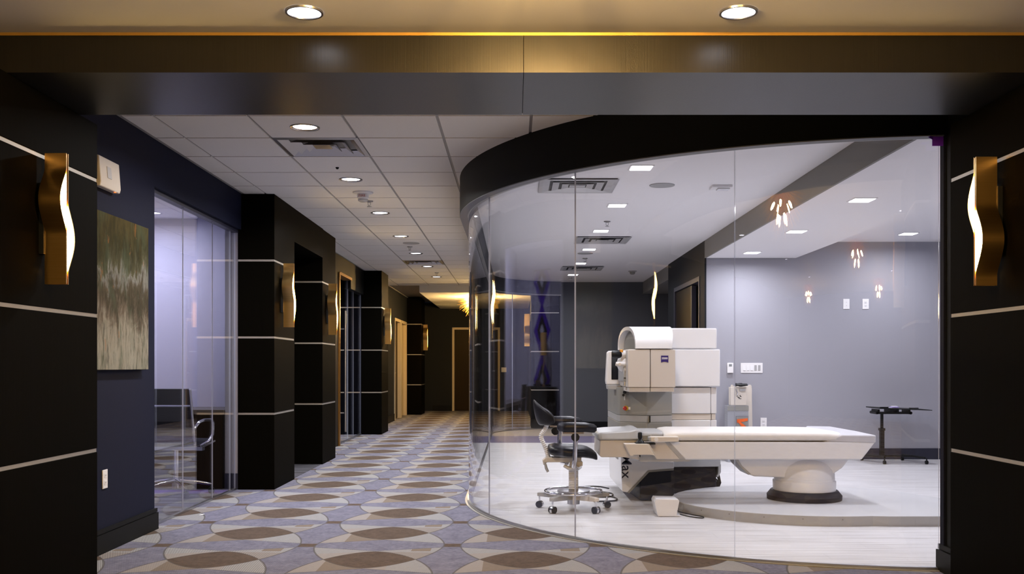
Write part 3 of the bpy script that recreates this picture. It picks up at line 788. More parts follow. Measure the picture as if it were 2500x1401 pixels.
# ================================================================== CEILING FITTINGS
def make_vent(vm=None):
    vm = vm or MAT['steel']
    v = thing('air_vent', '', 'air vent', (0, 0, 0), 'square ceiling diffusers')
    def sq_ring(a, za, b_, zb): return [[(-a, -a, za), (a, -a, za), (a, a, za), (-a, a, za)], [(-b_, -b_, zb), (b_, -b_, zb), (b_, b_, zb), (-b_, b_, zb)]]
    fr = B().loft(sq_ring(.302, -.004, .272, -.010), True, False, False).loft(sq_ring(.302, -.004, .302, .012), True, False, False)
    obj('frame', fr, vm, v)
    for a in (.270, .195, .120):
        obj('louvre', B().loft(sq_ring(a, -.010, a - .050, .022), True, False, False).loft(sq_ring(a - .047, .024, a + .003, -.008), True, False, False), vm, v)
    obj('core_plate', B().box(-.062, .062, -.062, .062, .000, .004), vm, v)
    obj('duct', B().box(-.29, .29, -.29, .29, .05, .06), MAT['black'], v)
    return v
vt = make_vent(); vt.location = (-1.4075, T0 + TP * 1.5, ZC); vt['label'] = 'square metal air diffuser beside the nearest corridor downlight'
dup(vt, (-1.4075, T0 + TP * 14.5, ZC), 'square metal air diffuser far down the corridor ceiling')
MAT['vent_white'] = M('painted_vent_metal', (.55, .55, .57), .35, .3).m
vr = make_vent(MAT['vent_white']); RV = []
def room_vent(x_, y_, lb):
    v = dup(vr, (x_, y_, ZR), lb) if RV else vr; RV.append(v); v['label'] = lb; v.location = (x_, y_, ZR); v.scale = (1.08, 1.02, .22); v.location.z = ZR - .013; return v
room_vent(.53, 8.28, 'square air diffuser in the white room ceiling nearest the glass')
room_vent(1.06, 11.86, 'square air diffuser in the white room ceiling, second from the glass')
room_vent(1.05, 15.3, 'square air diffuser in the white room ceiling, farthest from the glass')
# speakers
sp = thing('ceiling_speaker', 'round speaker grille in the white room ceiling', 'speaker', (1.25, 8.28, ZR), 'round ceiling speakers')
obj('grille', B().lathe([(.108, ZR - .0005), (.106, ZR - .006), (.03, ZR - .007)], (1.25, 8.28), 28), MAT['grey_lt'], sp, smooth=40)
dup(sp, (.96, 13.3, ZR), 'round speaker grille between the far lights of the room ceiling')
dup(sp, (-1.35, 12.7, ZC - .0035), 'round speaker grille in the corridor tile ceiling')
# sprinklers
spk = thing('sprinkler', '', 'sprinkler', (0, 0, 0), 'fire sprinkler heads')
obj('escutcheon', B().lathe([(.036, -.0005), (.034, -.008), (.018, -.012)], n=20), MAT['steel'], spk, smooth=40)
obj('frame', B().tube([(-.012, 0, -.012), (-.012, 0, -.035), (0, 0, -.05)], .003, 6).tube([(.012, 0, -.012), (.012, 0, -.035), (0, 0, -.05)], .003, 6), MAT['steel'], spk)
obj('deflector', B().lathe([(.022, -.052), (.022, -.054)], n=16), MAT['steel'], spk)
spk.location = (-1.412, 9.46, ZC - .004); spk['label'] = 'sprinkler head just past the fire strobe in the corridor'
dup(spk, (-1.41, 13.08, ZC - .004), 'sprinkler head past the corridor speaker grille')
dup(spk, (-1.34, 16.72, ZC - .004), 'sprinkler head beside the last corridor downlight')
dup(spk, (.98, 10.35, ZR), 'sprinkler head between the second and third lights over the laser machine')
dup(spk, (1.0, 13.9, ZR), 'sprinkler head near the far diffuser of the glass room')
dup(spk, (.97, 17.0, ZR), 'sprinkler head past the last square light of the glass room')
det = thing('sensor', 'small dark sensor nub in a corridor ceiling tile', 'sensor', (-1.43, 7.85, ZC - .004))
obj('body', B().lathe([(.014, ZC - .0045), (.012, ZC - .014), (.006, ZC - .020)], (-1.43, 7.85), 14), MAT['black'], det, smooth=40)
# fire strobe (corridor)
fx, fy, fz = -1.40, 8.98, ZC - .004
fs_ = thing('fire_strobe', 'round white ceiling fire strobe lettered FIRE', 'fire alarm', (fx, fy, fz))
obj('base', B().lathe([(.094, fz - .0005), (.092, fz - .012), (.06, fz - .018)], (fx, fy), 32), MAT['white_flat'], fs_, smooth=40)
bd = obj('housing', B().lathe([(.052, fz - .017), (.054, fz - .03), (.053, fz - .055), (.046, fz - .062)], (fx, fy), 28), MAT['white_flat'], fs_, smooth=40)
obj('lens', B().lathe([(.046, fz - .062), (.045, fz - .080), (.03, fz - .088)], (fx, fy), 24), MAT['strobe'], fs_, smooth=40)
text_mesh('lettering', 'FIRE', .030, MAT['red_ink'], fs_, Matrix.Translation((fx, fy - .0545, fz - .040)) @ FRONT, .0006, 1.15)
# room emergency strobe on ceiling
ex, ey = 1.76, 8.33
es = thing('ceiling_strobe', 'small white rectangular strobe on the room ceiling', 'fire alarm', (ex, ey, ZR))
obj('base', B().box(ex - .085, ex + .085, ey - .075, ey + .075, ZR - .022, ZR - .0005), MAT['white_flat'], es, bevel=.004)
obj('lens', B().box(ex - .035, ex + .07, ey - .045, ey + .045, ZR - .032, ZR - .021), MAT['strobe'], es, bevel=.006)
sd = thing('smoke_detector', 'white smoke detector at the far end of the room ceiling', 'smoke detector', (1.9, 15.75, ZR))
obj('base', B().lathe([(.07, ZR - .0005), (.068, ZR - .015)], (1.9, 15.75), 24), MAT['grey_lt'], sd, smooth=40)
obj('chamber', B().lathe([(.045, ZR - .015), (.04, ZR - .05), (.02, ZR - .06)], (1.9, 15.75), 20), MAT['grey_md'], sd, smooth=40)

# ================================================================== LEFT WALL ITEMS
em = thing('emergency_light', 'cream wall emergency light with a red indicator high on the navy wall', 'emergency light', (XW, 6.05, 2.25))
obj('housing', B().prism([(XW + .002, 2.235), (XW + .045, 2.235), (XW + .052, 2.26), (XW + .040, 2.42), (XW + .002, 2.425)], 'y', 5.86, 6.16), MAT['cream'], em, bevel=.006)
obj('lens', B().prism([(XW + .046, 2.30), (XW + .053, 2.30), (XW + .047, 2.37), (XW + .040, 2.37)], 'y', 5.96, 6.02), MAT['strobe'], em, label='clear lens')
obj('indicator', B().box(XW + .034, XW + .044, 6.09, 6.105, 2.2335, 2.236), MAT['clear_red'], em, label='glowing red indicator')
pt = thing('painting', 'tall unframed abstract canvas in olive, rust and cream on the navy wall', 'painting', (XW + .03, 6.10, 1.60))
obj('canvas', B().box(XW + .004, XW + .045, 5.55, 6.64, 1.125, 2.085), MAT['canvas'], pt, bevel=.003)
def plate_x(name, lb, cat, x_, y_, z_, wy=.072, hz=.116, grp=None):
    o = thing(name, lb, cat, (x_, y_, z_), grp)
    obj('plate', B().box(x_ + .0005, x_ + .007, y_ - wy / 2, y_ + wy / 2, z_ - hz / 2, z_ + hz / 2), MAT['white_flat'], o, bevel=.002); return o
o = plate_x('wall_outlet', 'white duplex outlet low on the navy wall', 'outlet', XW, 6.03, .45)
for dz in (.022, -.022):
    s_ = obj('socket', B().box(XW + .006, XW + .009, 6.03 - .016, 6.03 + .016, .45 + dz - .014, .45 + dz + .014), MAT['white'], o, bevel=.003)
    obj('slot', B().box(XW + .0088, XW + .0096, 6.03 - .008, 6.03 - .006, .45 + dz - .005, .45 + dz + .006).box(XW + .0088, XW + .0096, 6.03 + .006, 6.03 + .008, .45 + dz - .005, .45 + dz + .006), MAT['black'], s_)

# ================================================================== LIT OFFICE
desk = thing('desk', 'dark wood office desk with a pale top behind the left glass', 'desk', (-3.3, 9.4, 0))
obj('end_panel', B().box(-2.98, -2.72, 9.065, 9.70, .006, .70), MAT['desk_wood'], desk)
obj('modesty_panel', B().box(-4.2, -2.98, 9.42, 9.45, .006, .70), MAT['desk_wood'], desk)
obj('end_panel', B().box(-4.25, -4.2, 9.07, 9.70, .006, .70), MAT['desk_wood'], desk)
obj('desktop', B().box(-4.3, -2.705, 9.062, 9.73, .70, .742), speckled('desk_top_laminate', (.10, .085, .07), .35, .1, 30, 0), desk, bevel=.003)
def make_chair():
    c = thing('desk_chair', '', 'chair', (0, 0, 0))
    hub = B().cyl((0, 0, .06), (0, 0, .12), .035).cyl((0, 0, .12), (0, 0, .40), .024); obj('column', hub, MAT['chrome'], c, smooth=40)
    for i in range(5):
        a = R(20 + 72 * i); d = Vector((math.cos(a), math.sin(a), 0))
        lg = obj('base_leg', B().tube([d * .02 + Vector((0, 0, .13)), d * .16 + Vector((0, 0, .115)), d * .30 + Vector((0, 0, .085))], [.022, .017, .012], 8), MAT['chrome'], c, smooth=50)
        p = d * .30; t_ = Vector((-d.y, d.x, 0))
        cs = obj('caster', B().cyl(p + Vector((0, 0, .03)) - t_ * .025, p + Vector((0, 0, .03)) + t_ * .025, .029, None, 16).cyl(p + Vector((0, 0, .04)), p + Vector((0, 0, .088)), .010, None, 8), MAT['black'], c, smooth=40)
    prof = []
    # seat + back side profile (y forward, z up)
    for k in range(9): prof.append((.24 - .44 * k / 8, .455 - .03 * math.sin(math.pi * k / 8) + .012 * (k == 0)))
    for k in range(1, 11): prof.append((-.20 - .02 - .09 * (k / 10) ** 1.2, .455 + .49 * k / 10))
    th = .022; up = []
    for i, (a, b_) in enumerate(prof):
        p0 = Vector(prof[max(i - 1, 0)]); p1 = Vector(prof[min(i + 1, len(prof) - 1)]); t_ = (p1 - p0).normalized(); n_ = Vector((t_.y, -t_.x)); up.append((a + n_.x * th, b_ + n_.y * th))
    obj('seat', B().prism(prof[:9] + up[:9][::-1], 'x', -.24, .24), MAT['leather'], c, smooth=50)
    obj('backrest', B().prism(prof[8:] + up[8:][::-1], 'x', -.24, .24), MAT['leather'], c, smooth=50)
    for sx in (-1, 1):
        path = [(sx * .255, y_, z_) for y_, z_ in [(.24, .46), (.0, .435), (-.20, .45)] + prof[10:]]
        obj('side_rail', B().tube(path, .012, 8), MAT['chrome'], c, smooth=50)
        arm = [(sx * .262, -.235, .60), (sx * .29, -.20, .655), (sx * .30, -.10, .67), (sx * .30, .06, .665), (sx * .30, .10, .63), (sx * .295, .10, .53), (sx * .28, .04, .47), (sx * .262, -.10, .44)]
        obj('armrest', B().tube(arm, .013, 8), MAT['chrome'], c, smooth=50)
    obj('back_bar', B().tube([(-.255, -.275, .80), (0, -.285, .80), (.255, -.275, .80)], .012, 8), MAT['chrome'], c, smooth=50)
    obj('seat_bracket', B().box(-.25, .25, -.03, .03, .395, .43), MAT['steel'], c)
    return c
chair = make_chair(); chair.location = (-3.01, 8.66, .006); chair['label'] = 'black leather desk chair with chrome arms in the lit office'
chair.rotation_euler = (0, 0, R(-4))
art = thing('artwork', 'tall violet banner artwork on the side wall of the lit office', 'artwork', (-5.285, 8.3, 1.6))
obj('frame', B().box(-5.298, -5.28, 7.80, 8.80, .895, 2.38), MAT['black'], art)
obj('print', B().box(-5.28, -5.274, 7.82, 8.78, .915, 2.36), MAT['violet_art'], art)
cr_ = thing('credenza', 'dark credenza under the violet artwork', 'cabinet', (-5.08, 8.3, 0))
obj('body', B().box(-5.27, -4.85, 7.5, 9.1, .07, .86), MAT['desk_wood'], cr_, bevel=.003)
obj('top', B().box(-5.28, -4.83, 7.48, 9.12, .86, .89), MAT['desk_wood'], cr_, bevel=.003)
for yy in (7.56, 9.04): obj('leg', B().box(-5.24, -4.88, yy - .03, yy + .03, .006, .07), MAT['black'], cr_)
lp = thing('table_lamp', 'gold table lamp with a drum shade on the credenza', 'lamp', (-4.98, 8.12, .89))
obj('base', B().lathe([(.07, .8905), (.07, .91), (.02, .93), (.015, .97)], (-4.98, 8.12), 24), MAT['brass'], lp, smooth=40)
obj('stem', B().tube([(-4.98, 8.12, .97), (-4.94, 8.17, 1.08), (-5.0, 8.10, 1.2), (-4.98, 8.12, 1.32)], [.03, .02, .035, .01], 6), MAT['brass'], lp)
obj('lamp_shade', B().lathe([(.155, 1.28), (.155, 1.56)], (-4.98, 8.12), 32, False, False), MAT['gold_shade'], lp, smooth=40)
for i, yy in enumerate((8.36, 8.50)):
    bw = thing('bowl', 'small gold bowl on the credenza, %s the lamp' % ('next to' if i == 0 else 'farther from'), 'bowl', (-4.97, yy, .89), 'gold bowls on the credenza')
    obj('body', B().lathe([(.03, .8905), (.06, .93), (.065, .97), (.058, .97), (.05, .93), (.02, .90)], (-4.97, yy), 20), MAT['brass'], bw, smooth=40)
dup(chair, (-3.05, 14.6, .006), 'black desk chair with chrome arms in the dark far office', R(-60))
# scrap of paper on the carpet
obj('paper_scrap', B().add([(-2.43, 7.50, .002), (-2.405, 7.49, .002), (-2.395, 7.53, .006), (-2.42, 7.545, .003), (-2.43, 7.50, .003), (-2.405, 7.49, .003), (-2.395, 7.53, .007), (-2.42, 7.545, .004)], [(0, 3, 2, 1), (4, 5, 6, 7), (0, 1, 5, 4), (1, 2, 6, 5), (2, 3, 7, 6), (3, 0, 4, 7)]), MAT['paper'], label='tiny white paper scrap on the carpet by the office glass', cat='paper')
# purple tape at the glass corner
tp = B().box(2.325, 2.386, 5.428, 5.432, 2.375, 2.445).add([(2.328, 5.43, 2.43), (2.328, 5.43, 2.408), (2.305, 5.415, 2.425), (2.29, 5.405, 2.418), (2.328, 5.427, 2.43), (2.328, 5.427, 2.408), (2.305, 5.412, 2.425), (2.29, 5.402, 2.418)], [(0, 1, 3, 2), (4, 6, 7, 5), (0, 2, 6, 4), (1, 5, 7, 3)])
obj('tape', tp, MAT['purple_tape'], label='strip of purple tape at the top right corner of the glass', cat='tape')

# corridor end: thermostat
th_ = thing('wall_switch', 'white wall plate on the dark end wall seen through the curved glass', 'switch', (-.28, YE, 1.05), 'white wall plates')
obj('plate', B().box(-.345, -.215, YE - .008, YE - .0005, .99, 1.11), MAT['white_flat'], th_, bevel=.002)
obj('rocker', B().box(-.30, -.26, YE - .013, YE - .007, 1.02, 1.08), MAT['white'], th_)

# ================================================================== TREATMENT ROOM WALL PLATES
YW = 11.95
def plate(name, lb, cat, c_, wx=.072, hz=.116, rockers=0, sockets=False, toggle=False, grp='white wall plates'):
    o = thing(name, lb, cat, (c_.x, YW, c_.z), grp)
    obj('plate', B().box(c_.x - wx / 2, c_.x + wx / 2, YW - .007, YW - .0005, c_.z - hz / 2, c_.z + hz / 2), MAT['white_flat'], o, bevel=.002)
    for i in range(rockers):
        x_ = c_.x + (i - (rockers - 1) / 2) * .046
        if i < 3 or rockers < 3: obj('rocker', B().prism([(YW - .0065, c_.z - .034), (YW - .014, c_.z - .030), (YW - .0075, c_.z + .03), (YW - .0065, c_.z + .034)], 'x', x_ - .015, x_ + .015), MAT['white'], o)
        else: obj('dimmer', B().box(x_ - .015, x_ + .015, YW - .010, YW - .0065, c_.z - .034, c_.z + .034), MAT['grey_lt'], o, bevel=.003)
    if sockets:
        for dz in (.021, -.021):
            s_ = obj('socket', B().box(c_.x - .016, c_.x + .016, YW - .010, YW - .0065, c_.z + dz - .014, c_.z + dz + .014), MAT['white'], o, bevel=.003)
            obj('slot', B().box(c_.x - .008, c_.x - .006, YW - .0108, YW - .0098, c_.z + dz - .004, c_.z + dz + .007).box(c_.x + .006, c_.x + .008, YW - .0108, YW - .0098, c_.z + dz - .004, c_.z + dz + .007).box(c_.x - .002, c_.x + .002, YW - .0108, YW - .0098, c_.z + dz - .010, c_.z + dz - .006), MAT['black'], s_)
    if toggle: obj('screw', B().cyl((c_.x, YW - .008, c_.z + .02), (c_.x, YW - .0065, c_.z + .02), .004).cyl((c_.x, YW - .008, c_.z - .02), (c_.x, YW - .0065, c_.z - .02), .004), MAT['grey_lt'], o)
    return o
plate('switch_plate', 'wide white five-gang switch plate on the lavender wall', 'switch', at(1835, 898, YW), .268, .122, 5)
plate('wall_outlet', 'white duplex outlet low on the lavender wall near the bed', 'outlet', at(1864, 1032, YW), .076, .125, 0, True)
plate('blank_plate', 'white blank cover plate high on the lavender wall', 'wall plate', at(2066, 742, YW), .078, .125, 0, False, True)
plate('wall_outlet', 'white duplex outlet high on the lavender wall beside the blank plate', 'outlet', at(2113, 742, YW), .078, .125, 0, True)
c_ = at(1782, 898, YW)
t_ = thing('thermostat', 'white thermostat left of the wide switch plate', 'thermostat', (c_.x, YW, c_.z))
obj('body', B().box(c_.x - .037, c_.x + .037, YW - .028, YW - .0005, c_.z - .062, c_.z + .062), MAT['white_flat'], t_, bevel=.004)
obj('display', B().box(c_.x - .018, c_.x + .018, YW - .0295, YW - .0275, c_.z + .018, c_.z + .046), MAT['lcd'], t_)

# ================================================================== TREATMENT PLATFORM + BED
PCX, PCY, ZP = 2.335, 7.86, .078
pl = []
for i in range(31):
    a = R(-78 - (360 - 78 - 25) * i / 30 * 1.0)
    pl.append((PCX + 1.06 * math.cos(a), PCY + .92 * math.sin(a)))
pl = [(PCX + .33, PCY - .915)] + pl + [(3.55, 7.75), (3.55, PCY - .915)]
plat = thing('platform', 'low pale rounded floor platform carrying the patient bed', 'platform', (PCX, PCY, .006))
obj('edge_band', B().prism(pl, 'z', .0062, ZP - .004), MAT['platform_edge'], plat)
obj('top_sheet', B().prism([(PCX + (x_ - PCX) * .997, PCY + (y_ - PCY) * .997) for x_, y_ in pl], 'z', ZP - .004, ZP), MAT['platform_top'], plat)
sg = B()
for i in range(7):
    a = R(-150 + 15 * i); p = (PCX + 1.062 * math.cos(a), PCY + .922 * math.sin(a))
    sg.cyl((p[0], p[1] + .004, .055), (p[0], p[1] - .001, .055), .005, None, 8)
obj('screw', sg, MAT['grey_md'], plat)['kind'] = 'stuff'

bed = thing('patient_bed', 'white motorised patient bed on a round pedestal', 'patient bed', (PCX, 7.87, ZP))
c0 = (PCX, 7.87)
obj('pedestal_ring', B().lathe([(.292, ZP + .0005), (.294, ZP + .035), (.262, ZP + .075), (.20, ZP + .076)], c0, 40), MAT['base_dark'], bed, smooth=40)
obj('pedestal', B().lathe([(.245, ZP + .07), (.247, .225), (.243, .232)], c0, 40), MAT['white'], bed, smooth=40)
obj('pedestal_collar', B().lathe([(.236, .226), (.238, .252), (.232, .257)], c0, 40), MAT['white'], bed, smooth=40)
obj('pedestal_dome', B().lathe([(.236, .254), (.236, .285), (.226, .325), (.202, .362), (.165, .392), (.11, .413), (.06, .42)], (PCX + .0, 7.87), 40), MAT['white'], bed, smooth=60)
keel = [(1.745, .424), (1.79, .355), (1.86, .287), (1.90, .272), (2.15, .262), (2.42, .266), (2.52, .285), (2.60, .34), (2.668, .424)]
obj('keel', B().prism(keel, 'y', 7.735, 8.005), MAT['white'], bed, bevel=.012, smooth=40)
obj('keel_cap', B().prism([(1.735, .423), (1.782, .353), (1.853, .285), (1.875, .290), (1.80, .36), (1.765, .423)], 'y', 7.73, 8.01), MAT['grey_lt'], bed, bevel=.004)
# bed body: lower shell with sloped ends
obj('shell', B().prism([(1.20, .560), (1.325, .421), (2.697, .421), (2.802, .556)], 'y', 7.575, 8.165), MAT['white'], bed, bevel=.010)
obj('shell_joint', B().prism([(1.165, .557), (1.285, .424), (1.325, .424), (1.205, .557)], 'y', 7.58, 8.16), MAT['grey_lt'], bed)
obj('head_shell', B().prism([(1.00, .560), (1.10, .424), (1.283, .424), (1.163, .560)], 'y', 7.575, 8.165), MAT['beige'], bed, bevel=.006)
obj('underplate', B().prism([(.97, .41), (.99, .402), (1.37, .405), (1.37, .424), (1.0, .47), (.97, .47)], 'y', 7.60, 8.10), MAT['grey_lt'], bed)
# mattress (superelliptic loft along x)
def pad(name, xs_, half, z0, z1, mat, yc=7.87, e=3.2, dz=None):
    rings = []; n = 24
    for x_, hy, hz in xs_:
        ring = []
        for i in range(n):
            a = 2 * math.pi * i / n; c_, s__ = math.cos(a), math.sin(a)
            yy = math.copysign(abs(c_) ** (2 / e), c_) * half * hy; zz = math.copysign(abs(s__) ** (2 / e), s__) * (z1 - z0) / 2 * hz
            ring.append((x_, yc + yy, (z0 + z1) / 2 + zz - (1 - hz) * (z1 - z0) / 2))
        rings.append(ring)
    return obj(name, B().loft(rings), mat, bed, smooth=60)
pad('mattress', [(1.165, .85, .75), (1.185, .97, .93), (1.24, 1, 1), (1.7, 1, 1), (2.2, 1, 1), (2.40, .99, .96), (2.53, .95, .82), (2.56, .90, .75)], .305, .553, .652, MAT['vinyl_white'])
fpv = [(2.40, 7.60, .553), (2.805, 7.565, .553), (2.805, 8.02, .553), (2.40, 8.12, .553), (2.545, 7.566, .612), (2.805, 7.566, .612), (2.805, 8.0, .614), (2.62, 8.11, .650), (2.42, 8.11, .650), (2.44, 7.75, .640)]
obj('foot_pad', B().add(fpv, [(3, 2, 1, 0), (0, 1, 5, 4), (1, 2, 6, 5), (2, 3, 8, 7, 6), (3, 0, 4, 9, 8), (4, 5, 6, 7, 8, 9)]), MAT['pad_grey'], bed, bevel=.010)
pad('shoulder_pad', [(.985, .9, .85), (1.0, 1, 1), (1.15, 1, 1), (1.165, .9, .9)], .24, .575, .640, MAT['grey_lt'])
# head rest
obj('headrest_box', B().prism([(.665, .572), (.660, .45), (.675, .437), (.985, .437), (.985, .572)], 'y', 7.60, 8.13), MAT['beige'], bed, bevel=.006)
obj('headrest_wedge', B().prism([(.85, .436), (.985, .415), (.985, .436)], 'y', 7.62, 8.11), MAT['cream'], bed)
obj('headrest_pad', B().loft([[(x_, 7.575 + in_, .574), (x_, 8.155 - in_, .574), (x_, 8.155 - in_ - .02, z_), (x_, 7.575 + in_ + .03, z_ - .004)] for x_, z_, in_ in ((.645, .622, .03), (.665, .632, .0), (.74, .640, 0), (.90, .648, 0), (.945, .660, 0), (.985, .655, .01), (1.0, .62, .02))]), MAT['grey_lt'], bed, bevel=.012)
obj('joint_block', B().box(.99, 1.07, 7.60, 8.12, .565, .612), MAT['grey_md'], bed, bevel=.006)
ar = obj('armrest', B().box(1.045, 1.262, 7.50, 7.575, .565, .605), MAT['cream'], bed, bevel=.006)
obj('armrest_cap', B().box(1.03, 1.09, 7.502, 7.573, .568, .603), MAT['grey_lt'], ar, bevel=.006)
obj('pivot_disc', B().cyl((1.088, 7.497, .585), (1.088, 7.505, .585), .016, None, 24), MAT['white_flat'], ar, smooth=40)
js = obj('joystick', B().lathe([(.012, .585), (.017, .60), (.017, .632), (.012, .638)], (.965, 7.52), 18), MAT['black'], bed, smooth=40)
obj('joystick_boot', B().lathe([(.034, .556), (.030, .566), (.018, .574), (.010, .588)], (.965, 7.52), 18), MAT['black'], js, smooth=40)
obj('joystick_arm', B().box(.93, 1.08, 7.49, 7.58, .545, .558), MAT['black'], bed)
obj('control_tray', B().prism([(.838, .552), (.845, .545), (.885, .460), (.91, .460), (.91, .468), (1.04, .468), (1.075, .462), (1.02, .552)], 'y', 7.47, 7.57), MAT['cream'], bed, bevel=.004)
obj('tray_edge', B().prism([(1.022, .551), (1.03, .551), (1.085, .466), (1.077, .463)], 'y', 7.475, 7.565), MAT['beige'], bed)

# ================================================================== LASER MACHINE
lm = thing('laser_machine', 'large white and beige eye-surgery laser machine behind the bed', 'medical machine', (1.35, 8.8, .006))
obj('base_cover', B().prism([(1.06, 8.26), (1.345, 8.24), (1.36, 8.68), (1.79, 8.66), (1.79, 9.34), (.98, 9.34)], 'z', .012, .26), MAT['base_dark'], lm, bevel=.008)
obj('leveling_foot', B().lathe([(.03, .0062), (.03, .02)], (1.24, 8.3), 16).lathe([(.03, .0062), (.03, .02)], (1.72, 8.75), 16), MAT['chrome'], lm)
# left flank reaching the floor, with rising diagonal edge
fl = obj('side_cladding', B().prism([(.885, .62), (.905, .09), (.95, .08), (1.125, .268), (1.345, .285), (1.345, .34), (1.0, .36), (.99, .62)], 'y', 8.235, 9.30), MAT['white'], lm, bevel=.006)
obj('cladding_lip', B().prism([(.952, .078), (.966, .070), (1.136, .250), (1.345, .266), (1.345, .284), (1.125, .267)], 'y', 8.25, 8.62), MAT['grey_md'], lm)
# prow column under the head; its grey colour stands in for the head's shade
prow = [(.885, 8.46), (.905, 8.40), (1.115, 8.262), (1.345, 8.34), (1.345, 9.30), (.885, 9.30)]
def inset(poly, d): 
    cx_ = sum(p[0] for p in poly) / len(poly); cy_ = sum(p[1] for p in poly) / len(poly)
    return [(cx_ + (p[0] - cx_) * (1 - d), cy_ + (p[1] - cy_) * (1 - d)) for p in poly]
obj('column_cover', B().prism(prow, 'z', .728, .965), MAT['grey_md'], lm, bevel=.006)
obj('column_band', B().prism(inset(prow, .007), 'z', .672, .726), MAT['grey_lt'], lm)
obj('column_cover', B().prism(prow, 'z', .34, .670), MAT['grey_md'], lm, bevel=.006)
obj('band_joint', B().box(1.14, 1.148, 8.25, 8.29, .672, .726), MAT['black'], lm)
# right body
obj('body_panel', B().box(1.349, 1.735, 8.64, 9.30, .726, .958), MAT['white'], lm, bevel=.006)
obj('body_panel', B().box(1.739, 1.79, 8.645, 9.30, .726, .958), MAT['white'], lm, bevel=.006)
obj('body_band', B().box(1.349, 1.74, 8.652, 9.29, .672, .724), MAT['cream'], lm, bevel=.003)
obj('body_band', B().box(1.746, 1.782, 8.652, 9.29, .672, .724), MAT['cream'], lm, bevel=.003)
obj('body_panel', B().box(1.349, 1.735, 8.64, 9.30, .335, .670), MAT['white'], lm, bevel=.006)
obj('body_panel', B().box(1.739, 1.79, 8.645, 9.30, .335, .670), MAT['white'], lm, bevel=.006)
obj('skirt', B().prism([(1.349, .333), (1.349, .255), (1.80, .26), (1.815, .285), (1.815, .333)], 'y', 8.60, 9.30), MAT['grey_lt'], lm, bevel=.006)
obj('skirt_leg', B().prism([(1.80, .28), (1.80, .20), (1.785, .17), (1.80, .17), (1.822, .21), (1.822, .28)], 'y', 8.62, 9.3), MAT['grey_lt'], lm)
obj('head_housing', B().box(1.30, 1.812, 8.60, 9.34, .966, 1.297), MAT['white'], lm, bevel=.010)
obj('head_cover', B().box(1.27, 1.788, 8.62, 9.32, 1.301, 1.484), MAT['white'], lm, bevel=.012)
# beige front of the head
obj('front_panel', B().box(.922, 1.104, 7.96, 8.60, .975, 1.284), MAT['beige'], lm, bevel=.006)
fp = obj('front_panel', B().box(1.109, 1.312, 7.96, 8.60, .975, 1.284), MAT['beige'], lm, bevel=.006)
obj('front_lip', B().box(.934, 1.104, 7.97, 8.58, .936, .973), MAT['beige'], lm, bevel=.005)
obj('front_lip', B().box(1.109, 1.302, 7.97, 8.58, .938, .973), MAT['beige'], lm, bevel=.005)
obj('inner_core', B().box(.94, 1.30, 8.0, 8.62, .95, 1.29), MAT['grey_md'], lm)
# blue square badge with a concave lower edge, lettered
bz0, bz1, bx0, bx1, by = 1.176, 1.234, 1.193, 1.253, 7.9595
arc = [(bx1, bz0)] + [(bx1 - (bx1 - bx0) * k / 8, bz0 + .007 * math.sin(math.pi * k / 8)) for k in range(1, 8)] + [(bx0, bz0)]
bd = obj('badge', B().prism([(bx0, bz1), (bx1, bz1)] + arc, 'y', by - .0015, by + .001), MAT['logo_blue'], lm, label='blue maker badge')
text_mesh('lettering', 'ZEISS', .0195, MAT['white_flat'], bd, Matrix.Translation(((bx0 + bx1) / 2, by - .0018, 1.211)) @ FRONT, .0004, 1.08, .0006)
# name lettered vertically on the flank
text_mesh('lettering', 'VisuMax', .118, MAT['navy_ink'], lm, Matrix.Translation((.940, 8.2335, .402)) @ FRONT @ Matrix.Rotation(R(-90), 4, 'Z'), .0006, 1.0, .001)
# vaulted cover
def vault(x_left, x_right, r_out, hz, yc, hy, zb, name, mat, ins=.0):
    rings = []; n = 22
    for k in range(n + 1):
        a = math.pi * k / n; c_, s__ = math.cos(a), math.sin(a)
        yy = yc - hy * math.copysign(abs(c_) ** .9, c_); zz = zb + hz * abs(s__) ** .8
        sh = .065 * (yy - (yc - hy)) / (2 * hy)
        rings.append(((x_left - sh, yy, zz), (x_right + .030 * s__ - .03, yy, zz)))
    return rings
o_ = vault(.985, 1.312, 0, .192, 8.34, .385, 1.292, '', None); i_ = vault(.985, 1.312, 0, .162, 8.34, .335, 1.292, '', None)
vs, fs = [], []
for (a, b_), (c_, d_) in zip(o_, i_): vs += [a, b_, (d_[0], d_[1], d_[2]), c_]
for k in range(len(o_) - 1):
    p, q = 4 * k, 4 * k + 4
    fs += [(p, q, q + 1, p + 1), (p + 1, q + 1, q + 2, p + 2), (p + 2, q + 2, q + 3, p + 3), (p + 3, q + 3, q, p)]
fs += [(0, 1, 2, 3), (4 * len(o_) - 1, 4 * len(o_) - 2, 4 * len(o_) - 3, 4 * len(o_) - 4)]
obj('vault_cover', B().add(vs, fs), MAT['white'], lm, smooth=50)
vs = [(x0[0] + .05, x0[1], x0[2]) for x0, _ in i_]; vs2 = [(p[0] + .02, p[1], p[2]) for p in vs]
obj('vault_cap', B().loft([vs, vs2]), MAT['grey_md'], lm)
# monitor on the left flank
mo = obj('monitor', B().prism([(.800, 1.02), (.812, 1.27), (.83, 1.282), (1.12, 1.282), (1.12, .985), (.805, .985)], 'y', 8.56, 8.66), MAT['white_flat'], lm, bevel=.010)
obj('screen', B().box(.848, 1.03, 8.556, 8.562, 1.03, 1.262), MAT['screen'], mo, label='dark screen')
obj('monitor_shelf', B().prism([(.815, .945), (.81, .983), (1.12, .983), (1.12, .925)], 'y', 8.52, 8.68), MAT['grey_lt'], lm, bevel=.005)
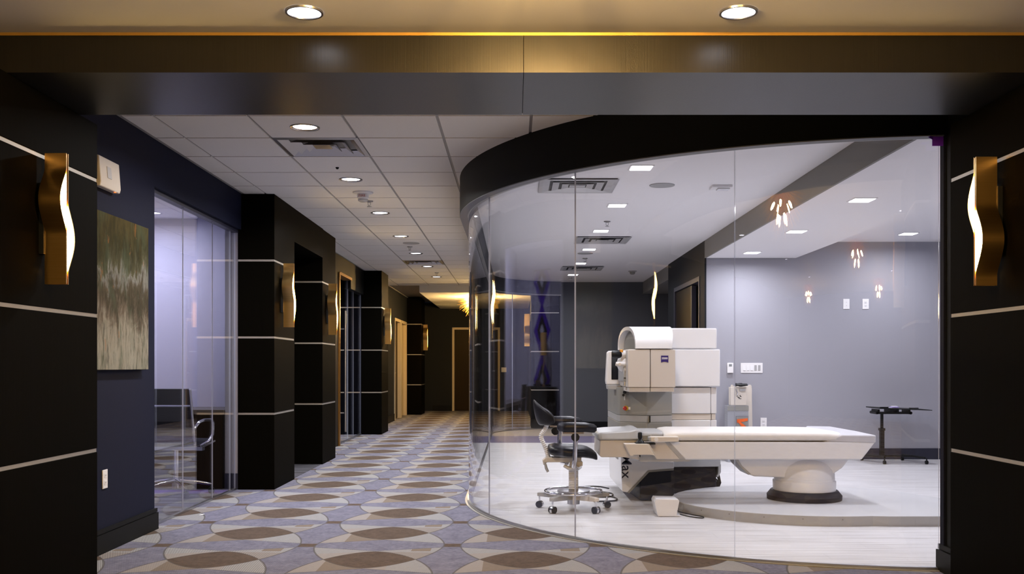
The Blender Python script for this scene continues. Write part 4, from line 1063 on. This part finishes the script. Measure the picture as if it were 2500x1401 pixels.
# microscope
mi = obj('microscope', B().ball((.945, 8.20, 1.17), .085, .10, .075, 2.6), MAT['white'], lm, smooth=60)
obj('microscope_neck', B().tube([(.99, 8.2, 1.19), (.955, 8.16, 1.235), (.915, 8.13, 1.246), (.875, 8.12, 1.243)], [.040, .034, .030, .028], 16), MAT['white'], mi, smooth=60)
obj('eyecup', B().tube([(.885, 8.115, 1.243), (.865, 8.11, 1.243), (.815, 8.10, 1.247), (.805, 8.10, 1.247)], [.022, .032, .030, .026], 16), MAT['black'], mi, smooth=40)
obj('eyepiece_bracket', B().box(.872, .90, 8.10, 8.14, 1.262, 1.285), MAT['brass_dark'], mi, bevel=.003)
obj('hand_grip', B().tube([(.94, 8.13, 1.165), (.90, 8.11, 1.163), (.855, 8.10, 1.165), (.838, 8.10, 1.168)], [.030, .020, .022, .016], 14), MAT['white'], mi, smooth=60)
kn = obj('grip_knob', B().cyl((.868, 8.075, 1.163), (.868, 8.09, 1.163), .012, None, 16), MAT['cream'], mi, smooth=40)
obj('optics_block', B().box(.90, .95, 8.10, 8.50, 1.02, 1.14), MAT['grey_lt'], lm, bevel=.008)
obj('optics_knob', B().ball((.925, 8.10, 1.115), .014, .012, .014), MAT['cream'], lm, smooth=60)
obj('optics_slot', B().box(.905, .945, 8.094, 8.10, 1.045, 1.052), MAT['black'], lm)
obj('optics_bracket', B().box(.91, .95, 8.12, 8.20, .985, 1.02).box(.925, .935, 8.13, 8.15, .95, .985), MAT['steel'], lm)
# key switches, emergency stop
ks = obj('key_switch', B().cyl((.94, 8.37, .925), (.94, 8.335, .925), .014, None, 14).cyl((.93, 8.375, .90), (.93, 8.345, .90), .011, None, 14), MAT['black'], lm, smooth=40)
obj('key_tag', B().box(.935, .945, 8.352, 8.355, .855, .905), MAT['strobe'], ks)
st_ = obj('emergency_stop', B().cyl((.951, 8.37, .787), (.951, 8.352, .787), .021, None, 20), MAT['yellow'], lm, smooth=40, label='yellow collar with red stop button')
obj('button', B().ball((.940, 8.335, .787), .018, .016, .018), MAT['red'], st_, smooth=60)
obj('warning_label', B().box(.972, .992, 8.345, 8.348, .776, .798), MAT['white_flat'], lm)
# rear cables
cb = B()
for i in range(4):
    y0 = 8.75 + .05 * i
    cb.tube([(1.79, y0, .19 - .03 * i), (1.83, y0, .18 - .03 * i), (1.85, y0 + .02, .10), (1.835, y0 + .04, .05), (1.80, y0 + .06, .03)], .008, 6)
obj('cable', cb, MAT['black'], lm, smooth=60)
def floor_cable(lb, pts, r=.006):
    fine_ = []
    P_ = [Vector((*p, .0075 + r)) if len(p) == 2 else Vector(p) for p in pts]
    for i in range(len(P_) - 1):
        p0, p1, p2, p3 = P_[max(i - 1, 0)], P_[i], P_[i + 1], P_[min(i + 2, len(P_) - 1)]
        for k in range(6):
            t = k / 6
            fine_.append(.5 * ((2 * p1) + (p2 - p0) * t + (2 * p0 - 5 * p1 + 4 * p2 - p3) * t * t + (3 * p1 - p0 - 3 * p2 + p3) * t ** 3))
    fine_.append(P_[-1])
    return obj('cable', B().tube(fine_, r, 6), MAT['black'], None, smooth=60, label=lb, cat='cable', group='black cables on the pale floor')
floor_cable('straight black cable running from the stool to the laser machine', [(.55, 9.10), (.70, 9.20), (.80, 9.18), (.872, 9.05)])
floor_cable('looped black cable on the floor between the stool and the machine', [(.56, 8.62), (.74, 8.80), (.86, 8.70), (.84, 8.50), (.72, 8.44), (.66, 8.52), (.78, 8.56), (.868, 8.40), (.84, 8.22), (.66, 8.17)])

# ---- foot pedal
fpd = thing('foot_pedal', 'white foot switch hood standing on the floor in front of the machine', 'foot pedal', (1.14, 7.45, .006))
hood = []
yy0, yy1 = 7.385, 7.56
def hood_ring(y_, k):   # outline x-z, tapering to the base
    return [(1.058 - .006 * k, y_, .128), (1.066, y_, .142), (1.19, y_, .140), (1.205, y_, .120), (1.205, y_, .0075), (1.09, y_, .0075), (1.078, y_, .02)]
obj('hood', B().prism([(1.060, .118), (1.072, .142), (1.238, .138), (1.246, .125), (1.225, .014), (1.085, .014), (1.078, .03)], 'y', 7.385, 7.392).prism([(1.060, .118), (1.072, .142), (1.085, .142), (1.085, .014), (1.078, .03)], 'y', 7.392, 7.58).prism([(1.072, .136), (1.072, .142), (1.238, .138), (1.246, .125), (1.240, .122), (1.235, .132)], 'y', 7.392, 7.58).prism([(1.085, .009), (1.085, .016), (1.26, .016), (1.26, .009)], 'y', 7.385, 7.60), MAT['white'], fpd, bevel=.003)
obj('pedal', B().prism([(7.42, .02), (7.57, .045), (7.57, .055), (7.42, .03)], 'x', 1.10, 1.21), MAT['grey_md'], fpd)
obj('rubber_foot', B().box(1.10, 1.12, 7.40, 7.42, .0062, .0095).box(1.20, 1.22, 7.40, 7.42, .0062, .0095), MAT['black'], fpd)
floor_cable('thin black cable trailing from the white foot switch', [(1.268, 7.48), (1.33, 7.36), (1.40, 7.30), (1.42, 7.36), (1.36, 7.46), (1.285, 7.62), (1.255, 7.9), (1.235, 8.16)], .004)

# ================================================================== SURGEON STOOL
SX, SY, FZ = .468, 7.78, .006
sl = thing('surgeon_stool', 'black saddle stool with chrome foot ring and arm pads inside the glass', 'stool', (SX, SY, FZ))
obj('foot_ring', B().tube([(SX + .225 * math.cos(2 * math.pi * i / 40), SY + .225 * math.sin(2 * math.pi * i / 40), .152) for i in range(40)], .012, 10, True), MAT['chrome'], sl, smooth=60)
obj('base_disc', B().lathe([(.13, .150), (.13, .158), (.05, .166)], (SX, SY), 32), MAT['steel'], sl, smooth=40)
obj('hub', B().cyl((SX, SY, .05), (SX, SY, .15), .05, None, 20), MAT['steel'], sl, smooth=40)
for i in range(5):
    a = R(-128 + 72 * i); d = Vector((math.cos(a), math.sin(a), 0)); t_ = Vector((-d.y, d.x, 0)); p = Vector((SX, SY, 0))
    M4 = Matrix.Translation(p) @ Matrix.Rotation(a, 4, 'Z')
    lg = obj('leg', B().prism([(.03, .085), (.03, .145), (.30, .128), (.30, .10)], 'y', -.022, .022).xform(M4), MAT['cream'] if i % 2 else MAT['grey_lt'], sl, bevel=.004)
    q = p + d * .285
    zc = Vector((0, 0, .034))
    cs = obj('caster', B().cyl(q + zc - t_ * .024, q + zc - t_ * .010, .027, None, 18).cyl(q + zc + t_ * .010, q + zc + t_ * .024, .027, None, 18), MAT['black'], sl, smooth=40)
    obj('caster_hood', B().cyl(q + zc - t_ * .0095, q + zc + t_ * .0095, .029, None, 18).cyl(q + Vector((0, 0, .055)), q + Vector((0, 0, .108)), .008, None, 8), MAT['chrome'], cs, smooth=40)
prof = []
for k in range(31): prof.append((.036 if k % 2 else .041, .16 + .20 * k / 30))
obj('bellows', B().lathe(prof, (SX, SY), 24), MAT['white_flat'], sl, smooth=20)
obj('mechanism', B().box(SX - .22, SX + .06, SY - .05, SY + .05, .385, .425).box(SX - .03, SX + .07, SY - .055, SY + .055, .355, .39).prism([(SX - .22, .425), (SX - .25, .40), (SX - .24, .36), (SX - .21, .385)], 'y', SY - .045, SY + .045), MAT['cream'], sl, bevel=.006)
obj('lever', B().tube([(SX - .23, SY - .05, .385), (SX - .22, SY - .055, .34), (SX - .205, SY - .06, .31)], [.008, .012, .010], 8), MAT['grey_lt'], sl, smooth=50)
obj('lever', B().tube([(SX - .08, SY - .06, .36), (SX - .04, SY - .07, .34), (SX + .02, SY - .08, .335)], [.012, .016, .010], 8), MAT['white_flat'], sl, smooth=50)
# saddle seat: superelliptic loft along x with a dropped nose
rings = []
for x_, zc_, hy, hz in ((-.205, .485, .10, .018), (-.195, .487, .15, .036), (-.15, .482, .185, .050), (-.05, .474, .20, .050), (.07, .470, .19, .046), (.11, .462, .15, .044), (.15, .448, .10, .038), (.178, .430, .07, .030), (.188, .418, .04, .016)):
    rings.append([(SX + x_, SY + hy * math.copysign(abs(math.cos(a)) ** .75, math.cos(a)), zc_ + hz * math.copysign(abs(math.sin(a)) ** .75, math.sin(a))) for a in [2 * math.pi * i / 24 for i in range(24)]])
obj('seat', B().loft(rings), MAT['leather'], sl, smooth=70)
for sgn, nm in ((-1, 'near'), (1, 'far')):
    yy = SY + sgn * .225
    px_ = SX - .005 if sgn < 0 else SX - .10
    if sgn < 0:
        path = [(px_ + .05, SY - .06, .35), (px_ + .02, SY - .16, .345), (px_ - .005, yy, .37), (px_, yy, .42), (px_ + .01, yy, .62)]
    else:
        path = [(px_ + .05, SY + .06, .37), (px_ + .02, SY + .16, .365), (px_, yy, .39), (px_, yy, .44), (px_, yy, .635)]
    obj('arm_post', B().tube(path, .019, 12), MAT['chrome'], sl, smooth=60)
    kz = .60 if sgn < 0 else .615
    kx = px_ + .003 - (.04 if sgn > 0 else 0)
    ky = yy - .035 if sgn < 0 else yy
    obj('clamp_knob', B().cyl((kx, ky - .015, kz), (kx, ky + .02, kz), .033, None, 9), MAT['black'], sl)
    ax = SX - .005 if sgn < 0 else SX - .09
    az = .675 if sgn < 0 else .70
    rr_ = []
    for x_, hy, hz in ((-.135, .03, .018), (-.12, .045, .034), (-.05, .055, .038), (.08, .055, .037), (.15, .045, .034), (.17, .025, .018)):
        rr_.append([(ax + x_, yy + hy * math.copysign(abs(math.cos(a)) ** .7, math.cos(a)), az - .01 * (x_ > .1) + hz * math.copysign(abs(math.sin(a)) ** .7, math.sin(a))) for a in [2 * math.pi * i / 20 for i in range(20)]])
    obj('arm_pad', B().loft(rr_), MAT['leather'], sl, smooth=70)
    obj('arm_plate', B().box(ax - .09, ax + .07, yy - .03, yy + .03, az - .05, az - .038), MAT['chrome'], sl)
# corrugated stem and scooped backrest
pts = []
ctrl = [(SX - .20, SY, .42), (SX - .225, SY, .50), (SX - .258, SY, .585), (SX - .225, SY, .65), (SX - .198, SY, .72)]
for i in range(len(ctrl) - 1):
    p0, p1, p2, p3 = (Vector(ctrl[max(i - 1, 0)]), Vector(ctrl[i]), Vector(ctrl[i + 1]), Vector(ctrl[min(i + 2, len(ctrl) - 1)]))
    for k in range(12):
        t = k / 12; pts.append(.5 * ((2 * p1) + (p2 - p0) * t + (2 * p0 - 5 * p1 + 4 * p2 - p3) * t * t + (3 * p1 - p0 - 3 * p2 + p3) * t ** 3))
obj('back_stem', B().tube(pts, [.020 if k % 2 else .015 for k in range(len(pts))], 12), MAT['white_flat'], sl, smooth=20)
# backrest: scooped pad, tall at the far left, dipping towards the sitter
rings = []
for k in range(15):
    t = k / 14; a = R(-75 + 150 * t); rad = .155
    cx_, cy_ = SX - .115 - rad * math.cos(a), SY + .03 - rad * 1.15 * math.sin(a)
    top = .775 + .105 * max(0, math.cos(a)) ** 2.0; bot = .690 - .012 * math.cos(a)
    if k in (0, 14): top -= .02; bot += .02
    hh = (top - bot) / 2; zm = (top + bot) / 2; d = Vector((math.cos(a), math.sin(a), 0)); ring = []
    for i in range(16):
        b_ = 2 * math.pi * i / 16; sb = math.sin(b_); th = .020 * math.cos(b_)
        lean = -.045 * max(0, math.cos(a)) * (sb * .5 + .5)
        ring.append((cx_ + d.x * th + lean, cy_ + d.y * th, zm + hh * math.copysign(abs(sb) ** .8, sb)))
    rings.append(ring)
obj('backrest', B().loft(rings), MAT['leather'], sl, smooth=70)

# ================================================================== ITEMS AT THE BACK WALL
ot = thing('overbed_table', 'black rolling overbed table in front of the lavender wall', 'table', (4.4, 11.45, .006))
obj('post', B().box(4.315, 4.362, 11.50, 11.55, .06, .40), MAT['black'], ot, bevel=.004)
obj('inner_post', B().box(4.324, 4.352, 11.51, 11.54, .38, .60), MAT['black'], ot)
obj('post_clamp', B().box(4.308, 4.368, 11.49, 11.56, .385, .415), MAT['black'], ot, bevel=.004)
ub = B().box(4.24, 4.64, 11.42, 11.62, .585, .605)
for x_ in (4.25, 4.40, 4.475, 4.61): ub.box(x_, x_ + .025, 11.42, 11.62, .605, .64)
ub.cyl((4.245, 11.42, .60), (4.245, 11.62, .60), .018, None, 10).cyl((4.64, 11.42, .598), (4.64, 11.62, .598), .018, None, 10)
obj('tilt_frame', ub, MAT['black'], ot)
obj('tabletop', B().add([(4.22, 11.28, .652), (4.83, 11.28, .632), (4.83, 11.72, .632), (4.22, 11.72, .652), (4.22, 11.28, .664), (4.83, 11.28, .640), (4.83, 11.72, .640), (4.22, 11.72, .664)], [(0, 3, 2, 1), (4, 5, 6, 7), (0, 1, 5, 4), (1, 2, 6, 5), (2, 3, 7, 6), (3, 0, 4, 7)]), MAT['black'], ot)
obj('edge_clip', B().box(4.235, 4.33, 11.30, 11.33, .662, .674), MAT['black'], ot); obj('edge_clip', B().box(4.58, 4.68, 11.30, 11.33, .652, .664), MAT['black'], ot)
obj('base_rail', B().tube([(4.18, 11.78, .075), (4.31, 11.36, .085), (4.32, 11.52, .085), (4.70, 11.52, .085), (4.78, 11.36, .078)], .013, 8).tube([(4.70, 11.52, .085), (4.69, 11.78, .075)], .013, 8).tube([(4.32, 11.52, .085), (4.21, 11.78, .075)], .013, 8), MAT['black'], ot, smooth=50)
for p in ((4.30, 11.34), (4.79, 11.34), (4.20, 11.80), (4.69, 11.80)):
    obj('caster', B().cyl((p[0] - .014, p[1], .028), (p[0] + .014, p[1], .028), .0215, None, 14).cyl((p[0], p[1], .03), (p[0], p[1], .078), .008, None, 8), MAT['black'], ot, smooth=40)
pk = thing('tissue_pack', 'small clear violet-tinted pack on the black overbed table', 'pack', (4.46, 11.45, .657))
obj('body', B().box(4.41, 4.50, 11.41, 11.49, .6565, .672), speckled('violet_film', (.42, .36, .70), .25, .4, 60, .3), pk, bevel=.006)
obj('fold', B().box(4.425, 4.485, 11.42, 11.48, .672, .679), MAT['white_flat'], pk, bevel=.003)
pp = obj('paper_sheet', B().add([(4.30, 11.34, .6632), (4.40, 11.34, .6596), (4.40, 11.52, .6596), (4.30, 11.52, .6632), (4.30, 11.34, .6640), (4.40, 11.34, .6604), (4.40, 11.52, .6604), (4.30, 11.52, .6640)], [(0, 3, 2, 1), (4, 5, 6, 7), (0, 1, 5, 4), (1, 2, 6, 5), (2, 3, 7, 6), (3, 0, 4, 7)]), MAT['paper'], label='white paper sheet lying on the overbed table', cat='paper')
# leaning parts behind the bed
YB = 11.62
def bp(px, py, Y): v = at(px, py, Y); return (v.x, v.z)
bo = thing('panel_board', 'tall cream metal panel leaning on the lavender wall behind the bed', 'panel', (2.68, 11.8, .006))
vsb = [bp(1783.5, 942, 11.8), bp(1785, 939, 11.8), bp(1788, 939, 11.8), bp(1790, 942, 11.8), bp(1826, 942, 11.8), bp(1828, 939, 11.8), bp(1832, 939, 11.8), bp(1834, 942, 11.8), bp(1838, 1130, 11.8), bp(1779, 1130, 11.8)]
vsb = [(x_, max(z_, .0065)) for x_, z_ in vsb]
obj('sheet', B().prism(vsb, 'y', 11.78, 11.80), MAT['cream'], bo, bevel=.002)
obj('stiffener', B().box(vsb[8][0] - .03, vsb[8][0] - .012, 11.80, 11.85, .007, .88), MAT['cream'], bo)
ub_ = thing('circuit_unit', 'pale metal electronics unit with dark holes on top of the mesh case', 'equipment', (2.66, YB, .655))
x0, z0 = bp(1783.5, 990, YB); x1, z1 = bp(1822, 945, YB)
obj('plate', B().box(x0, x1, YB - .02, YB + .10, z0 + .003, z1), MAT['cream'], ub_, bevel=.003)
obj('roller', B().box(x0 + .10, x0 + .17, YB - .045, YB - .02, z1 - .045, z1 - .018), MAT['grey_lt'], ub_, bevel=.003)
hb_ = B()
for dx, dz in ((.075, .115), (.085, .10), (.11, .118), (.118, .108), (.10, .085), (.116, .082), (.098, .098)): hb_.cyl((x0 + dx, YB - .022, z0 + dz), (x0 + dx, YB - .019, z0 + dz), .0065, None, 8)
obj('hole', hb_, MAT['black'], ub_)['kind'] = 'stuff'
obj('wire_bundle', B().tube([(x0 + .06, YB - .03, z1 - .02), (x0 + .075, YB - .04, z1 - .07), (x0 + .065, YB - .035, z1 - .10)], .006, 6), MAT['chrome'], ub_)
bg = B()
rnd = random.Random(5)
bag = []
for k in range(7):
    x_ = x0 + .055 + .022 * k; bag.append([(x_, YB - .03 + .05 * math.cos(a) , z1 + .028 + (.012 + .012 * rnd.random() * (1 if k < 5 else .5)) * math.sin(a)) for a in [2 * math.pi * i / 10 for i in range(10)]])
obj('plastic_bag', B().loft(bag), MAT['black'], None, loc=(x0 + .12, YB, z1), label='crumpled black plastic on top of the electronics unit', cat='bag')
mc = thing('mesh_case', 'grey perforated case with an orange-filled window behind the bed', 'equipment', (2.6, YB, .006))
xa, za = bp(1775, 1040, YB); xb, zb = bp(1826, 993, YB)
obj('case', B().box(xa, xb, YB - .03, YB + .14, .0065, z0 + .001), MAT['mesh_grey'], mc, bevel=.003)
obj('top_band', B().box(xa - .001, xb + .001, YB - .034, YB - .03, z0 - .06, z0 - .002), MAT['grey_md'], mc)
wx0, wz1 = bp(1797, 1016, YB)
wn = obj('window_frame', B().box(wx0 - .008, xb - .003, YB - .045, YB - .03, .30, wz1), MAT['steel'], mc)
obj('window_pane', B().box(wx0, xb - .012, YB - .048, YB - .044, .31, wz1 - .012), MAT['grey_md'], wn)
obj('orange_strip', B().add([(wx0, YB - .056, wz1 - .035), (xb - .015, YB - .056, wz1 - .022), (xb - .015, YB - .056, wz1 - .052), (wx0, YB - .056, wz1 - .075), (wx0, YB - .049, wz1 - .035), (xb - .015, YB - .049, wz1 - .022), (xb - .015, YB - .049, wz1 - .052), (wx0, YB - .049, wz1 - .075)], [(0, 1, 2, 3), (7, 6, 5, 4), (0, 4, 5, 1), (3, 2, 6, 7)]).add([(wx0, YB - .060, wz1 - .05), (wx0 + .035, YB - .060, wz1 - .06), (xb - .02, YB - .060, wz1 - .13), (wx0 + .06, YB - .060, wz1 - .13), (wx0, YB - .05, wz1 - .05), (wx0 + .035, YB - .05, wz1 - .06), (xb - .02, YB - .05, wz1 - .13), (wx0 + .06, YB - .05, wz1 - .13)], [(0, 1, 2, 3), (7, 6, 5, 4), (0, 4, 5, 1), (3, 2, 6, 7)]), MAT['orange'], mc, label='orange printed strips behind the window')
